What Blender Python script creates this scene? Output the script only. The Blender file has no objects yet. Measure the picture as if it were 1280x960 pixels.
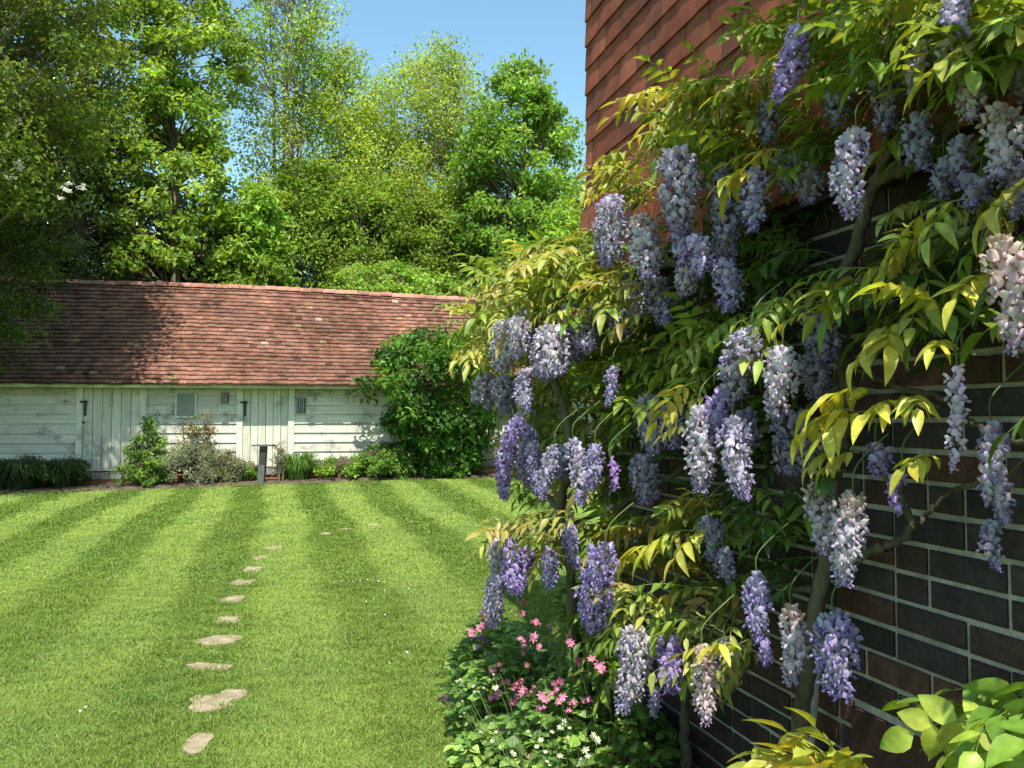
import bpy, math, random
import numpy as np
from mathutils import Vector
R = math.radians
random.seed(7)
rng = np.random.default_rng(7)
S = bpy.context.scene
COL = S.collection

# ------------------------------------------------------------------ camera, sky, sun
F, CX, CY = 1035.0, 640.0, 480.0
PITCH = math.atan((524 - CY) / F)
CAMZ = 1.55
cam = bpy.data.objects.new('camera', bpy.data.cameras.new('camera'))
COL.objects.link(cam)
cam.location = (0, 0, CAMZ)
cam.rotation_euler = (math.pi / 2 + PITCH, 0, 0)
cam.data.sensor_width = 36
cam.data.lens = F / 1280 * 36
cam.data.clip_start = .05
cam.data.clip_end = 2000
S.camera = cam

SUN_H = np.array([0.11, -0.99]); SUN_H = SUN_H / np.linalg.norm(SUN_H)
SUN_EL = R(59)
w = bpy.data.worlds.new('World'); S.world = w; w.use_nodes = True
nt = w.node_tree
bg = nt.nodes['Background']
sky = nt.nodes.new('ShaderNodeTexSky'); sky.sky_type = 'NISHITA'
sky.sun_disc = False
sky.sun_elevation = SUN_EL
sky.sun_rotation = math.atan2(SUN_H[0], SUN_H[1])
sky.air_density = 1.0; sky.dust_density = 1.0; sky.ozone_density = 1.6
tn = nt.nodes.new('ShaderNodeMixRGB'); tn.blend_type = 'MULTIPLY'; tn.inputs[0].default_value = 1
tn.inputs[2].default_value = (.93, 1.12, 1.0, 1)      # the clear blue-green of this day's sky
nt.links.new(sky.outputs[0], tn.inputs[1]); nt.links.new(tn.outputs[0], bg.inputs[0])
bg.inputs[1].default_value = 0.14
sun = bpy.data.objects.new('sun', bpy.data.lights.new('sun', 'SUN'))
COL.objects.link(sun)
sun.data.energy = 5.0
sun.data.angle = R(.53)
sun.data.color = (1, .95, .86)
to_sun = Vector((SUN_H[0] * math.cos(SUN_EL), SUN_H[1] * math.cos(SUN_EL), math.sin(SUN_EL)))
sun.rotation_euler = (-to_sun).to_track_quat('-Z', 'Y').to_euler()
sun.location = (0, 0, 30)
S.view_settings.view_transform = 'Standard'
S.view_settings.look = 'None'
S.view_settings.exposure = 0.95
S.view_settings.gamma = 1
S.view_settings.use_curve_mapping = False
S.cycles.max_bounces = 8
S.cycles.diffuse_bounces = 3
S.cycles.transmission_bounces = 5
S.cycles.transparent_max_bounces = 6

# ------------------------------------------------------------------ pixel helpers
cp, sp_ = math.cos(PITCH), math.sin(PITCH)
def ray(px, py):
    x = (px - CX) / F; y = (CY - py) / F
    return np.array([x, cp - y * sp_, sp_ + y * cp])
CAM = np.array([0, 0, CAMZ])
def at_depth(px, py, Y):
    d = ray(px, py); return CAM + d * (Y / d[1])
def on_plane(px, py, P0, n):
    d = ray(px, py); P0 = np.asarray(P0, float); n = np.asarray(n, float)
    return CAM + d * (np.dot(P0 - CAM, n) / np.dot(d, n))
def on_ground(px, py, z=0):
    d = ray(px, py); return CAM + d * ((z - CAMZ) / d[2])
# the house wall: a vertical plane
HP = np.array([1.56, 0, 0]); HD = np.array([-.285, 1, 0]); HD = HD / np.linalg.norm(HD)
HN = np.array([-HD[1], HD[0], 0])           # towards lawn
def wallpt(px, py, d=0): return on_plane(px, py, HP + HN * d, HN)
def house(a, d, z): return HP + HD * a + HN * d + np.array([0, 0, z])   # along, out, up
A_END = 3.98 / HD[1]
# the shed wall
SO = np.array([-6.2, 20.0, 0]); SDm = np.array([.985, .174, 0]); SDm /= np.linalg.norm(SDm)
SN = np.array([SDm[1], -SDm[0], 0])
def shed(s, d, z): return SO + SDm * s + SN * d + np.array([0, 0, z])
def shed_sz(px, py, d=0):
    p = on_plane(px, py, SO + SN * d, SN); return float(np.dot(p - SO, SDm)), float(p[2])
def sm(a, b, x):
    t = np.clip((x - a) / (b - a), 0, 1); return t * t * (3 - 2 * t)
def zg(x, y):
    x = np.asarray(x, float); y = np.asarray(y, float)
    return .13 * sm(14, 20, y) * sm(-8, -1, x) + .012 * np.sin(x * 1.3 + 1) * np.sin(y * .9) 

# ------------------------------------------------------------------ materials
def new_mat(name):
    m = bpy.data.materials.new(name); m.use_nodes = True
    return m, m.node_tree, m.node_tree.nodes['Principled BSDF']
def mat_surf(name, c1, c2, rough=.8, scale=4, bump=.3, bscale=40, attr=False, detail=6, spec=.3, stretch=None, bdist=.01, c3=None, s3=1.5):
    """two-tone noisy surface; with attr=True the tone multiplies the mesh's own colour attribute"""
    m, t, p = new_mat(name)
    N = t.nodes; L = t.links
    tc = N.new('ShaderNodeTexCoord'); mp = N.new('ShaderNodeMapping')
    L.new(tc.outputs['Object'], mp.inputs[0])
    if stretch: mp.inputs['Scale'].default_value = stretch
    n1 = N.new('ShaderNodeTexNoise'); n1.inputs['Scale'].default_value = scale; n1.inputs['Detail'].default_value = detail
    n1.inputs['Roughness'].default_value = .65
    L.new(mp.outputs[0], n1.inputs['Vector'])
    cr = N.new('ShaderNodeValToRGB'); cr.color_ramp.elements[0].position = .35; cr.color_ramp.elements[1].position = .66
    cr.color_ramp.elements[0].color = (*c1, 1); cr.color_ramp.elements[1].color = (*c2, 1)
    L.new(n1.outputs[0], cr.inputs[0])
    out = cr.outputs[0]
    if c3:
        n3 = N.new('ShaderNodeTexNoise'); n3.inputs['Scale'].default_value = s3; n3.inputs['Detail'].default_value = 8
        n3.inputs['Roughness'].default_value = .75
        L.new(tc.outputs['Object'], n3.inputs['Vector'])
        r3 = N.new('ShaderNodeValToRGB'); r3.color_ramp.elements[0].position = .52; r3.color_ramp.elements[1].position = .66
        L.new(n3.outputs[0], r3.inputs[0])
        mx = N.new('ShaderNodeMixRGB'); L.new(r3.outputs[0], mx.inputs[0]); L.new(out, mx.inputs[1]); mx.inputs[2].default_value = (*c3, 1)
        out = mx.outputs[0]
    if attr:
        a = N.new('ShaderNodeAttribute'); a.attribute_name = 'Col'
        mx = N.new('ShaderNodeMixRGB'); mx.blend_type = 'MULTIPLY'; mx.inputs[0].default_value = 1
        L.new(out, mx.inputs[1]); L.new(a.outputs['Color'], mx.inputs[2]); out = mx.outputs[0]
    L.new(out, p.inputs['Base Color'])
    p.inputs['Roughness'].default_value = rough; p.inputs['Specular IOR Level'].default_value = spec
    if bump:
        n2 = N.new('ShaderNodeTexNoise'); n2.inputs['Scale'].default_value = bscale; n2.inputs['Detail'].default_value = 8
        L.new(mp.outputs[0], n2.inputs['Vector'])
        b = N.new('ShaderNodeBump'); b.inputs['Strength'].default_value = bump; b.inputs['Distance'].default_value = bdist
        L.new(n2.outputs[0], b.inputs['Height']); L.new(b.outputs[0], p.inputs['Normal'])
    return m
def mat_leaf(name, rough=.45, trans=.35, spec=.4, tint=(1.5, 1.35, .5), noise=0):
    """leaf whose own colour is in the attribute; part of the light passes through, tinted"""
    m, t, p = new_mat(name); N = t.nodes; L = t.links
    a = N.new('ShaderNodeAttribute'); a.attribute_name = 'Col'
    col = a.outputs['Color']
    if noise:
        tc = N.new('ShaderNodeTexCoord'); n = N.new('ShaderNodeTexNoise'); n.inputs['Scale'].default_value = noise; n.inputs['Detail'].default_value = 4
        L.new(tc.outputs['Object'], n.inputs['Vector'])
        mr = N.new('ShaderNodeMapRange'); mr.inputs[1].default_value = .3; mr.inputs[2].default_value = .7; mr.inputs[3].default_value = .75; mr.inputs[4].default_value = 1.2
        L.new(n.outputs[0], mr.inputs[0])
        mm = N.new('ShaderNodeMixRGB'); mm.blend_type = 'MULTIPLY'; mm.inputs[0].default_value = 1
        L.new(col, mm.inputs[1]); L.new(mr.outputs[0], mm.inputs[2]); col = mm.outputs[0]
    L.new(col, p.inputs['Base Color'])
    p.inputs['Roughness'].default_value = rough; p.inputs['Specular IOR Level'].default_value = spec
    tr = N.new('ShaderNodeBsdfTranslucent')
    mx = N.new('ShaderNodeMixRGB'); mx.blend_type = 'MULTIPLY'; mx.inputs[0].default_value = 1; mx.inputs[2].default_value = (*tint, 1)
    L.new(col, mx.inputs[1]); L.new(mx.outputs[0], tr.inputs['Color'])
    ms = N.new('ShaderNodeMixShader'); ms.inputs[0].default_value = trans
    L.new(p.outputs[0], ms.inputs[1]); L.new(tr.outputs[0], ms.inputs[2])
    L.new(ms.outputs[0], t.nodes['Material Output'].inputs['Surface'])
    return m
M = {}
M['leaf'] = mat_leaf('leaf_far', .5, .5, .3)
M['leaf_gloss'] = mat_leaf('leaf_glossy', .32, .2, .6)
M['leaf_near'] = mat_leaf('wisteria_leaf', .42, .42, .35, (1.45, 1.25, .45), noise=55)
M['petal'] = mat_leaf('petal', .6, .3, .2, (1.1, 1.0, 1.15))
M['grass'] = mat_leaf('grass_blade', .55, .35, .25, (1.4, 1.3, .5))
M['bark'] = mat_surf('bark', (.09, .07, .045), (.2, .17, .11), .9, 6, .8, 30, stretch=(4, 4, 1), bdist=.02)
M['bark_pale'] = mat_surf('bark_pale', (.17, .15, .10), (.34, .31, .22), .9, 6, .6, 30, stretch=(4, 4, 1), bdist=.02)
M['vine'] = mat_surf('vine_bark', (.05, .045, .028), (.13, .115, .07), .9, 14, .9, 70, stretch=(2, 2, .6), bdist=.006)
M['twig'] = mat_surf('green_twig', (.12, .14, .04), (.22, .22, .08), .7, 20, 0)
M['stalk'] = mat_surf('flower_stalk_green', (.05, .09, .025), (.10, .14, .04), .7, 20, 0)
M['brick'] = mat_surf('dark_brick', (.62, .58, .56), (1.4, 1.33, 1.25), .7, 16, .9, 160, attr=True, spec=.3, bdist=.004, c3=(.55, .5, .5), s3=45)
M['mortar'] = mat_surf('mortar', (.30, .27, .22), (.50, .46, .38), .95, 12, .9, 160, bdist=.008, spec=.1)
M['tile'] = mat_surf('hung_tile', (.75, .72, .7), (1.15, 1.15, 1.15), .75, 9, .3, 120, attr=True, bdist=.002, spec=.25)
M['rooftile'] = mat_surf('roof_tile', (.7, .68, .66), (1.25, 1.2, 1.15), .9, 3.5, .5, 45, attr=True, bdist=.01, spec=.1, c3=(.42, .40, .34), s3=.9)
M['board'] = mat_surf('white_weathered_board', (.42, .41, .36), (.58, .56, .49), .75, 3, .35, 18, stretch=(.6, .6, 9), attr=True, c3=(.17, .17, .155), s3=2.0, bdist=.006)
M['plank'] = mat_surf('white_door_paint', (.44, .43, .37), (.60, .58, .50), .7, 3, .35, 14, stretch=(9, 9, .7), attr=True, c3=(.28, .27, .23), s3=2.2, bdist=.006)
M['mossyboard'] = mat_surf('mossy_fascia', (.30, .33, .19), (.62, .64, .50), .85, 2.2, .3, 20, stretch=(1, 1, 4))
M['greywood'] = mat_surf('grey_weathered_wood', (.16, .16, .15), (.30, .29, .27), .9, 5, .5, 30, stretch=(5, 5, 1))
M['darkwood'] = mat_surf('dark_weathered_post', (.055, .055, .055), (.12, .12, .12), .85, 5, .5, 30, stretch=(5, 5, 1))
M['iron'] = mat_surf('dark_iron', (.02, .018, .016), (.05, .04, .035), .6, 20, .2, 60)
M['darkglass'] = mat_surf('dusty_pane', (.10, .13, .10), (.17, .2, .16), .35, 4, 0, spec=.5)
M['redpaint'] = mat_surf('oxide_red_paint', (.030, .011, .009), (.055, .019, .015), .6, 5, .15, 60, spec=.4)
M['redbrick'] = mat_surf('red_brick_plinth', (.28, .10, .05), (.45, .18, .09), .9, 8, .5, 40)
M['stone'] = mat_surf('paving_stone', (.20, .155, .095), (.33, .27, .18), .9, 9, .8, 60, bdist=.01, c3=(.13, .12, .06), s3=7)
M['soil'] = mat_surf('soil', (.045, .032, .020), (.13, .10, .065), .95, 8, 1, 25, bdist=.05)
M['pipe'] = mat_surf('white_pipe_paint', (.62, .62, .58), (.78, .78, .74), .5, 8, .1, 40)
M['stake'] = mat_surf('bleached_stake', (.32, .31, .28), (.52, .50, .46), .85, 12, .4, 60, stretch=(4, 4, 1))
M['cable'] = mat_surf('black_cable', (.02, .02, .02), (.04, .04, .04), .6, 5, 0)
M['white_petal'] = mat_surf('daisy_white', (.75, .75, .72), (.85, .85, .82), .6, 5, 0)

# lawn: the mown bands are the nap of the grass, in step with the blades
STR_P, STR_0 = 1.32, -.20
def mat_lawn():
    m, t, p = new_mat('lawn_turf'); N = t.nodes; L = t.links
    tc = N.new('ShaderNodeTexCoord'); sx = N.new('ShaderNodeSeparateXYZ'); L.new(tc.outputs['Object'], sx.inputs[0])
    def mth(op, a, b=None, clamp=False):
        n = N.new('ShaderNodeMath'); n.operation = op; n.use_clamp = clamp
        for i, v in enumerate((a, b)):
            if v is None: continue
            if isinstance(v, (int, float)): n.inputs[i].default_value = v
            else: L.new(v, n.inputs[i])
        return n.outputs[0]
    nz = N.new('ShaderNodeTexNoise'); nz.inputs['Scale'].default_value = 1.1; nz.inputs['Detail'].default_value = 3
    L.new(tc.outputs['Object'], nz.inputs['Vector'])
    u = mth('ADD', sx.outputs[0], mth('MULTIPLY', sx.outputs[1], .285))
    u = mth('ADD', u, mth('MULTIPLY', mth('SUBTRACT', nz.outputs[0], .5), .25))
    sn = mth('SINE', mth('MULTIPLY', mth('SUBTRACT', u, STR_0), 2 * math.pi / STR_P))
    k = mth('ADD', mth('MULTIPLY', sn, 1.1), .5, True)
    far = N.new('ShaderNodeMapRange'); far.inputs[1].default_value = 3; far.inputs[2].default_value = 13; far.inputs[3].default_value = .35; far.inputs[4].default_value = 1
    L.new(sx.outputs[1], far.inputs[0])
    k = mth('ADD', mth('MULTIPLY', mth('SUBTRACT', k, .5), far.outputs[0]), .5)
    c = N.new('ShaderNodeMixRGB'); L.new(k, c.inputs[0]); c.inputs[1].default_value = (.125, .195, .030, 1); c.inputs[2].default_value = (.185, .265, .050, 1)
    n2 = N.new('ShaderNodeTexNoise'); n2.inputs['Scale'].default_value = 28; n2.inputs['Detail'].default_value = 8; n2.inputs['Roughness'].default_value = .8
    L.new(tc.outputs['Object'], n2.inputs['Vector'])
    r2 = N.new('ShaderNodeMapRange'); r2.inputs[1].default_value = .3; r2.inputs[2].default_value = .7; r2.inputs[3].default_value = .72; r2.inputs[4].default_value = 1.22
    L.new(n2.outputs[0], r2.inputs[0])
    c2 = N.new('ShaderNodeMixRGB'); c2.blend_type = 'MULTIPLY'; c2.inputs[0].default_value = 1
    L.new(c.outputs[0], c2.inputs[1]); L.new(r2.outputs[0], c2.inputs[2])
    L.new(c2.outputs[0], p.inputs['Base Color']); p.inputs['Roughness'].default_value = .85; p.inputs['Specular IOR Level'].default_value = .1
    b = N.new('ShaderNodeBump'); b.inputs['Strength'].default_value = .9; b.inputs['Distance'].default_value = .03
    L.new(n2.outputs[0], b.inputs['Height']); L.new(b.outputs[0], p.inputs['Normal'])
    return m
M['lawn'] = mat_lawn()

# ------------------------------------------------------------------ mesh helpers
class MB:
    """collects numpy geometry and links it as one mesh object"""
    def __init__(s): s.v = []; s.l = []; s.t = []; s.c = []; s.n = 0; s.sm = []
    def add(s, v, f, c=None, smooth=False):
        v = np.asarray(v, float).reshape(-1, 3); f = np.asarray(f, int)
        s.v.append(v); s.l.append((f + s.n).reshape(-1)); s.t.append(np.full(len(f), f.shape[1])); s.sm.append(np.full(len(f), smooth))
        c = (.5, .5, .5) if c is None else c
        s.c.append(np.broadcast_to(np.asarray(c, float), v.shape).copy()); s.n += len(v)
    def box(s, o, ax, ay, az, c=None):
        """box from corner o along three edge vectors"""
        o, ax, ay, az = (np.asarray(q, float) for q in (o, ax, ay, az))
        v = [o, o + ax, o + ax + ay, o + ay, o + az, o + ax + az, o + ax + ay + az, o + ay + az]
        s.add(v, [(0, 3, 2, 1), (4, 5, 6, 7), (0, 1, 5, 4), (1, 2, 6, 5), (2, 3, 7, 6), (3, 0, 4, 7)], c)
    def tube(s, P, r, k=6, c=None, cap=True):
        P = np.asarray(P, float); n = len(P); r = np.broadcast_to(np.asarray(r, float), (n,))
        T = np.gradient(P, axis=0); T /= np.linalg.norm(T, axis=1)[:, None] + 1e-9
        up = np.array([0, 0, 1.]) if abs(T[0][2]) < .9 else np.array([1., 0, 0])
        a = np.cross(T[0], up); a /= np.linalg.norm(a); V = []
        for i in range(n):
            a = a - T[i] * np.dot(a, T[i]); a /= np.linalg.norm(a) + 1e-9; b = np.cross(T[i], a)
            th = np.linspace(0, 2 * math.pi, k, endpoint=False)
            V.append(P[i] + r[i] * (np.cos(th)[:, None] * a + np.sin(th)[:, None] * b))
        V = np.concatenate(V); f = []
        for i in range(n - 1):
            for j in range(k):
                f.append((i * k + j, i * k + (j + 1) % k, (i + 1) * k + (j + 1) % k, (i + 1) * k + j))
        if cap:
            for e in (0, n - 1):
                V = np.vstack([V, P[e]]); cc = len(V) - 1
                for j in range(k): f.append((e * k + j, e * k + (j + 1) % k, cc, cc))
        f = np.array(f)
        q = f[f[:, 2] != f[:, 3]]; t3 = f[f[:, 2] == f[:, 3]][:, :3]
        base = s.n; s.add(V, q, c, True)
        if len(t3):
            s.l.append((t3 + base).reshape(-1)); s.t.append(np.full(len(t3), 3)); s.sm.append(np.full(len(t3), True))
    def stamp(s, tv, tf, O, mats, C, tint=None, smooth=True):
        """copies of template tv,tf: v = O + tv @ mats ; C per-copy colour, tint per-vertex factor"""
        O = np.asarray(O, float); N = len(O)
        if N == 0: return
        tv = np.asarray(tv, float); tf = np.asarray(tf, int)
        V = (np.einsum('kj,njl->nkl', tv, mats) + O[:, None, :]).reshape(-1, 3)
        Fc = (tf[None] + (np.arange(N) * len(tv))[:, None, None]).reshape(-1, tf.shape[1])
        C = np.asarray(C, float)
        cc = np.broadcast_to(C[:, None, :], (N, len(tv), 3)) if C.ndim == 2 else C
        if tint is not None: cc = cc * np.asarray(tint)[None, :, None]
        s.add(V, Fc, cc.reshape(-1, 3), smooth)
    def build(s, name, m, parent=None):
        me = bpy.data.meshes.new(name)
        v = np.concatenate(s.v).astype(np.float32); l = np.concatenate(s.l).astype(np.int32); t = np.concatenate(s.t).astype(np.int32)
        me.vertices.add(len(v)); me.vertices.foreach_set('co', v.ravel())
        me.loops.add(len(l)); me.loops.foreach_set('vertex_index', l)
        me.polygons.add(len(t)); me.polygons.foreach_set('loop_start', (np.cumsum(t) - t).astype(np.int32))
        try: me.polygons.foreach_set('loop_total', t)
        except Exception: pass
        me.polygons.foreach_set('use_smooth', np.concatenate(s.sm))
        ca = me.color_attributes.new('Col', 'FLOAT_COLOR', 'POINT')
        c = np.concatenate(s.c); ca.data.foreach_set('color', np.hstack([c, np.ones((len(c), 1))]).astype(np.float32).ravel())
        me.update(calc_edges=True); me.materials.append(m)
        o = bpy.data.objects.new(name, me); COL.objects.link(o)
        if parent is not None:
            o.parent = parent
            o.matrix_parent_inverse = parent.matrix_world.inverted() if parent.type != 'EMPTY' else __import__('mathutils').Matrix.Translation(-Vector(parent.location))
        return o
def empty(name, loc, label, cat, group=None):
    o = bpy.data.objects.new(name, None); COL.objects.link(o); o.location = tuple(loc); o.empty_display_size = .2
    return tag(o, label, cat, group)
def tag(o, label=None, cat=None, group=None, kind=None):
    for k, v in (('label', label), ('category', cat), ('group', group), ('kind', kind)):
        if v: o[k] = v
    return o
def unit(a): a = np.asarray(a, float); return a / (np.linalg.norm(a, axis=-1, keepdims=True) + 1e-9)
def frames(x, nrm):
    """rows: x axis (length), y axis, z ~ normal"""
    x = unit(x); y = unit(np.cross(nrm, x)); z = np.cross(x, y)
    return np.stack([x, y, z], 1)
def jit(c, n, k=.18, hue=.08):
    c = np.asarray(c, float); f = 1 + rng.normal(0, k, (n, 1)); h = 1 + rng.normal(0, hue, (n, 3))
    return np.clip(c * f * h, .004, .9)

# leaf templates: x = length, y = width, z = normal
KV = np.array([(0, 0, 0), (.45, -.5, .10), (1, 0, -.12), (.45, .5, .10)]); KF = np.array([(0, 1, 2), (0, 2, 3)])
def leaflet_template(n=5, wmax=.2, fold=.08, droop=.25, tipn=1.6):
    V = []; Tn = []
    for i in range(n + 1):
        t = i / n; wd = wmax * (math.sin(math.pi * min(1, t ** .8 * .97 + .03)) ** .8) * (1 - .25 * t) if 0 < i < n else .004
        z = -droop * t * t
        for k in (-1, 0, 1): V.append((t, k * wd, z + fold * abs(k) * (wd / wmax))); Tn.append(1.25 if k == 0 else 1)
    Fc = []
    for i in range(n):
        for k in (0, 1):
            a = i * 3 + k; Fc.append((a, a + 1, a + 4, a + 3))
    return np.array(V), np.array(Fc), np.array(Tn)
LV, LF, LT = leaflet_template()
BV, BF, BT = leaflet_template(5, .30, .07, .22)

def leafcloud(mb, cen, rad, n, size, col, upb=.5, flat=.7, k=.2, hue=.07, aspect=.55, outward=None):
    """n kite leaves spread through a clump"""
    p = rng.normal(0, 1, (n, 3)); p = unit(p) * (rng.random((n, 1)) ** .45) * rad * np.array([1, 1, flat]) + cen
    nr = unit(rng.normal(0, 1, (n, 3)) + np.array([0, 0, upb * 2]) + unit(p - cen) * .6)
    x = unit(np.cross(nr, rng.normal(0, 1, (n, 3)))); x[:, 2] -= .35
    fr = frames(x, nr); s = size * rng.uniform(.7, 1.3, (n, 1, 1))
    fr = fr * s * np.array([1, aspect, 1])[None, :, None]
    mb.stamp(KV, KF, p, fr, jit(col, n, k, hue), smooth=False)

def bez(P, n=12):
    """smooth curve through points"""
    P = np.asarray(P, float); m = len(P); out = []
    for i in range(m - 1):
        p0 = P[max(i - 1, 0)]; p1 = P[i]; p2 = P[i + 1]; p3 = P[min(i + 2, m - 1)]
        for t in np.linspace(0, 1, n, endpoint=False):
            out.append(.5 * ((2 * p1) + (-p0 + p2) * t + (2 * p0 - 5 * p1 + 4 * p2 - p3) * t * t + (-p0 + 3 * p1 - 3 * p2 + p3) * t ** 3))
    out.append(P[-1]); return np.array(out)

# ------------------------------------------------------------------ ground
def grid(x0, x1, y0, y1, nx, ny, dz=0):
    X, Y = np.meshgrid(np.linspace(x0, x1, nx), np.linspace(y0, y1, ny)); Z = zg(X, Y) + dz
    V = np.stack([X, Y, Z], -1).reshape(-1, 3); i = np.arange((nx - 1) * (ny - 1)); r = i // (nx - 1); c = i % (nx - 1); a = r * nx + c
    return V, np.stack([a, a + 1, a + nx + 1, a + nx], 1)
mb = MB(); V, Fc = grid(-300, 300, -80, 600, 61, 61, -.12); mb.add(V, Fc)
tag(mb.build('ground', M['soil']), kind='structure')
mb = MB(); V, Fc = grid(-24, 9, -4, 26, 110, 110); mb.add(V, Fc, None, True)
tag(mb.build('lawn', M['lawn']), kind='structure')

# far bed line in front of the shed and near bed under the wisteria
BEDL = [on_ground(-160, 624), on_ground(0, 619), on_ground(100, 614), on_ground(200, 612.5), on_ground(320, 608), on_ground(430, 605, .03), on_ground(540, 602, .08), on_ground(590, 600, .1), on_ground(700, 598, .11)]
BEDL = np.array(BEDL)
mb = MB(); n = 200
s_ = np.linspace(0, 1, n); bx = np.interp(s_, np.linspace(0, 1, len(BEDL)), BEDL[:, 0]); by = np.interp(s_, np.linspace(0, 1, len(BEDL)), BEDL[:, 1])
by = by + .05 * np.sin(bx * 3) + .04 * np.sin(bx * 7.7)
rows = []
for j, q in enumerate(np.linspace(0, 1, 12)):
    yb = SO[1] + (bx - SO[0]) * SDm[1] / SDm[0] + .15
    yy = by * (1 - q) + yb * q
    h = .012 + .06 * math.sin(min(1, q * 4) * math.pi / 2) + (rng.normal(0, .012, n) if j else 0)
    rows.append(np.stack([bx, yy, zg(bx, yy) + h], 1))
V = np.concatenate(rows); i = np.arange((n - 1) * 11); r = i // (n - 1); c = i % (n - 1); a = r * n + c
mb.add(V, np.stack([a, a + 1, a + n + 1, a + n], 1), None, True)
tag(mb.build('flower_bed', M['soil']), kind='structure')
mb = MB(); rows = []; n = 90; al = np.linspace(-2.5, A_END + .9, n)
BEDW = .62
for j, q in enumerate(np.linspace(0, 1, 10)):
    d = (BEDW + .05 * np.sin(al * 5)) * (1 - q) + (-.05) * q
    P = HP + HD * al[:, None] + HN * d[:, None]
    P[:, 2] = zg(P[:, 0], P[:, 1]) + .012 + .05 * min(1, q * 4) + (rng.normal(0, .01, n) if j else 0); rows.append(P)
V = np.concatenate(rows); i = np.arange((n - 1) * 9); r = i // (n - 1); c = i % (n - 1); a = r * n + c
mb.add(V, np.stack([a, a + n, a + n + 1, a + 1], 1), None, True)
tag(mb.build('wall_bed', M['soil']), kind='structure')

# ------------------------------------------------------------------ grass blades
STONES = [(248, 931, 34, 24), (262, 882, 52, 20), (291, 871, 34, 12), (262, 837, 60, 7), (272, 803, 52, 11), (286, 776, 32, 9), (290, 750, 30, 8), (303, 728, 32, 7), (318, 711, 26, 5), (326, 697, 20, 4), (341, 685, 24, 4), (407, 668, 16, 2.2), (432, 663, 18, 2), (466, 657, 18, 2)]
st = []
for (x, y, wd, h) in STONES:
    p = on_ground(x, y); hx = wd * .43 / F * p[1]; hy = abs(on_ground(x, y - h / 2)[1] - on_ground(x, y + h / 2)[1]) / 2
    st.append((p[0], p[1], hx, max(hy, .06)))
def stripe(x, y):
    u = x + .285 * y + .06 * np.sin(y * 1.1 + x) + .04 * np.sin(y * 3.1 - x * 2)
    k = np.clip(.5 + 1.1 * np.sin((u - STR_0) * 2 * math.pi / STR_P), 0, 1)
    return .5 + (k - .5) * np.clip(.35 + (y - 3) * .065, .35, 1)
def blades(y0, y1, dens, hgt, wid):
    xw = .66 * y1 + .8; n = int(dens * (y1 - y0) * (xw + 1))
    x = rng.uniform(-xw, 1.0, n); y = rng.uniform(y0, y1, n)
    keep = (x > -.66 * y - .7) & (x + .285 * y < 1.56 - (BEDW + .02) * 1.04 + .05 * rng.normal(0, 1, n)) | ((y > A_END + .9) & (x < 2))
    keep &= (x > -.66 * y - .7)
    bl = np.interp(x, BEDL[:, 0], BEDL[:, 1]); keep &= y < bl + rng.uniform(-.05, .12, n)
    for (sx, sy, hx, hy) in st:
        keep &= ((x - sx) / hx) ** 2 + ((y - sy) / (hy)) ** 2 > rng.uniform(.12, .85, n)
    x = x[keep]; y = y[keep]; n = len(x)
    k = stripe(x, y)
    tuft = .8 + .35 * np.sin(x * 11 + 3 * np.sin(y * 7)) * np.sin(y * 9 + 2 * np.sin(x * 5))
    h = hgt * rng.uniform(.5, 1.3, n) * tuft
    lean = rng.normal(0, .55, (n, 2)); lean[:, 1] += (k - .5) * .6
    up = unit(np.stack([lean[:, 0], lean[:, 1], np.ones(n)], 1))
    side = unit(np.stack([rng.normal(0, 1, n), rng.normal(0, .5, n), np.zeros(n)], 1))
    P = np.stack([x, y, zg(x, y) - .002], 1)
    a = P - side * (wid / 2); b = P + side * (wid / 2); m_ = P + up * h[:, None] * .55; t = P + up * h[:, None] + np.stack([lean[:, 0], lean[:, 1], -.3 * np.ones(n)], 1) * h[:, None] * .35
    V = np.stack([a, b, m_ + side * wid * .4, m_ - side * wid * .4, t], 1)
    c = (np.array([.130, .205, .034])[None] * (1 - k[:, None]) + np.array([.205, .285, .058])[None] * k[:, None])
    pa = np.sin(x * 1.9 + 2 * np.sin(y * .8)) * np.sin(y * 1.3 + 1.5 * np.sin(x * 1.1)) + .6 * np.sin(x * 5.1 + y * 3.3) * np.sin(y * 4.7 - x * 2.1)
    c = c * (1 + rng.normal(0, .20, (n, 1)) + .09 * pa[:, None] * np.array([1.5, 1, .8])); straw = rng.random(n) < .05; c[straw] = (.33, .31, .12)
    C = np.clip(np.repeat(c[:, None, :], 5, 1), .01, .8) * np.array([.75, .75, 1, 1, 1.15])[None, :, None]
    base = np.arange(n)[:, None] * 5
    return V.reshape(-1, 3), base, C.reshape(-1, 3)
mb = MB()
for args in ((3.0, 5.2, 15000, .034, .0045), (5.2, 8, 8500, .036, .006), (8, 12, 3600, .038, .009), (12, 22.5, 1300, .042, .016)):
    V, base, C = blades(*args); n0 = mb.n
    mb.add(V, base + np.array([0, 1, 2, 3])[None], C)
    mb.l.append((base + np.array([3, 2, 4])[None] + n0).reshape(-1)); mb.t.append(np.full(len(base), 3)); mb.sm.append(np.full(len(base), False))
tag(mb.build('grass', M['grass']), 'short mown lawn grass striped light and dark', 'grass', kind='stuff')

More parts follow.
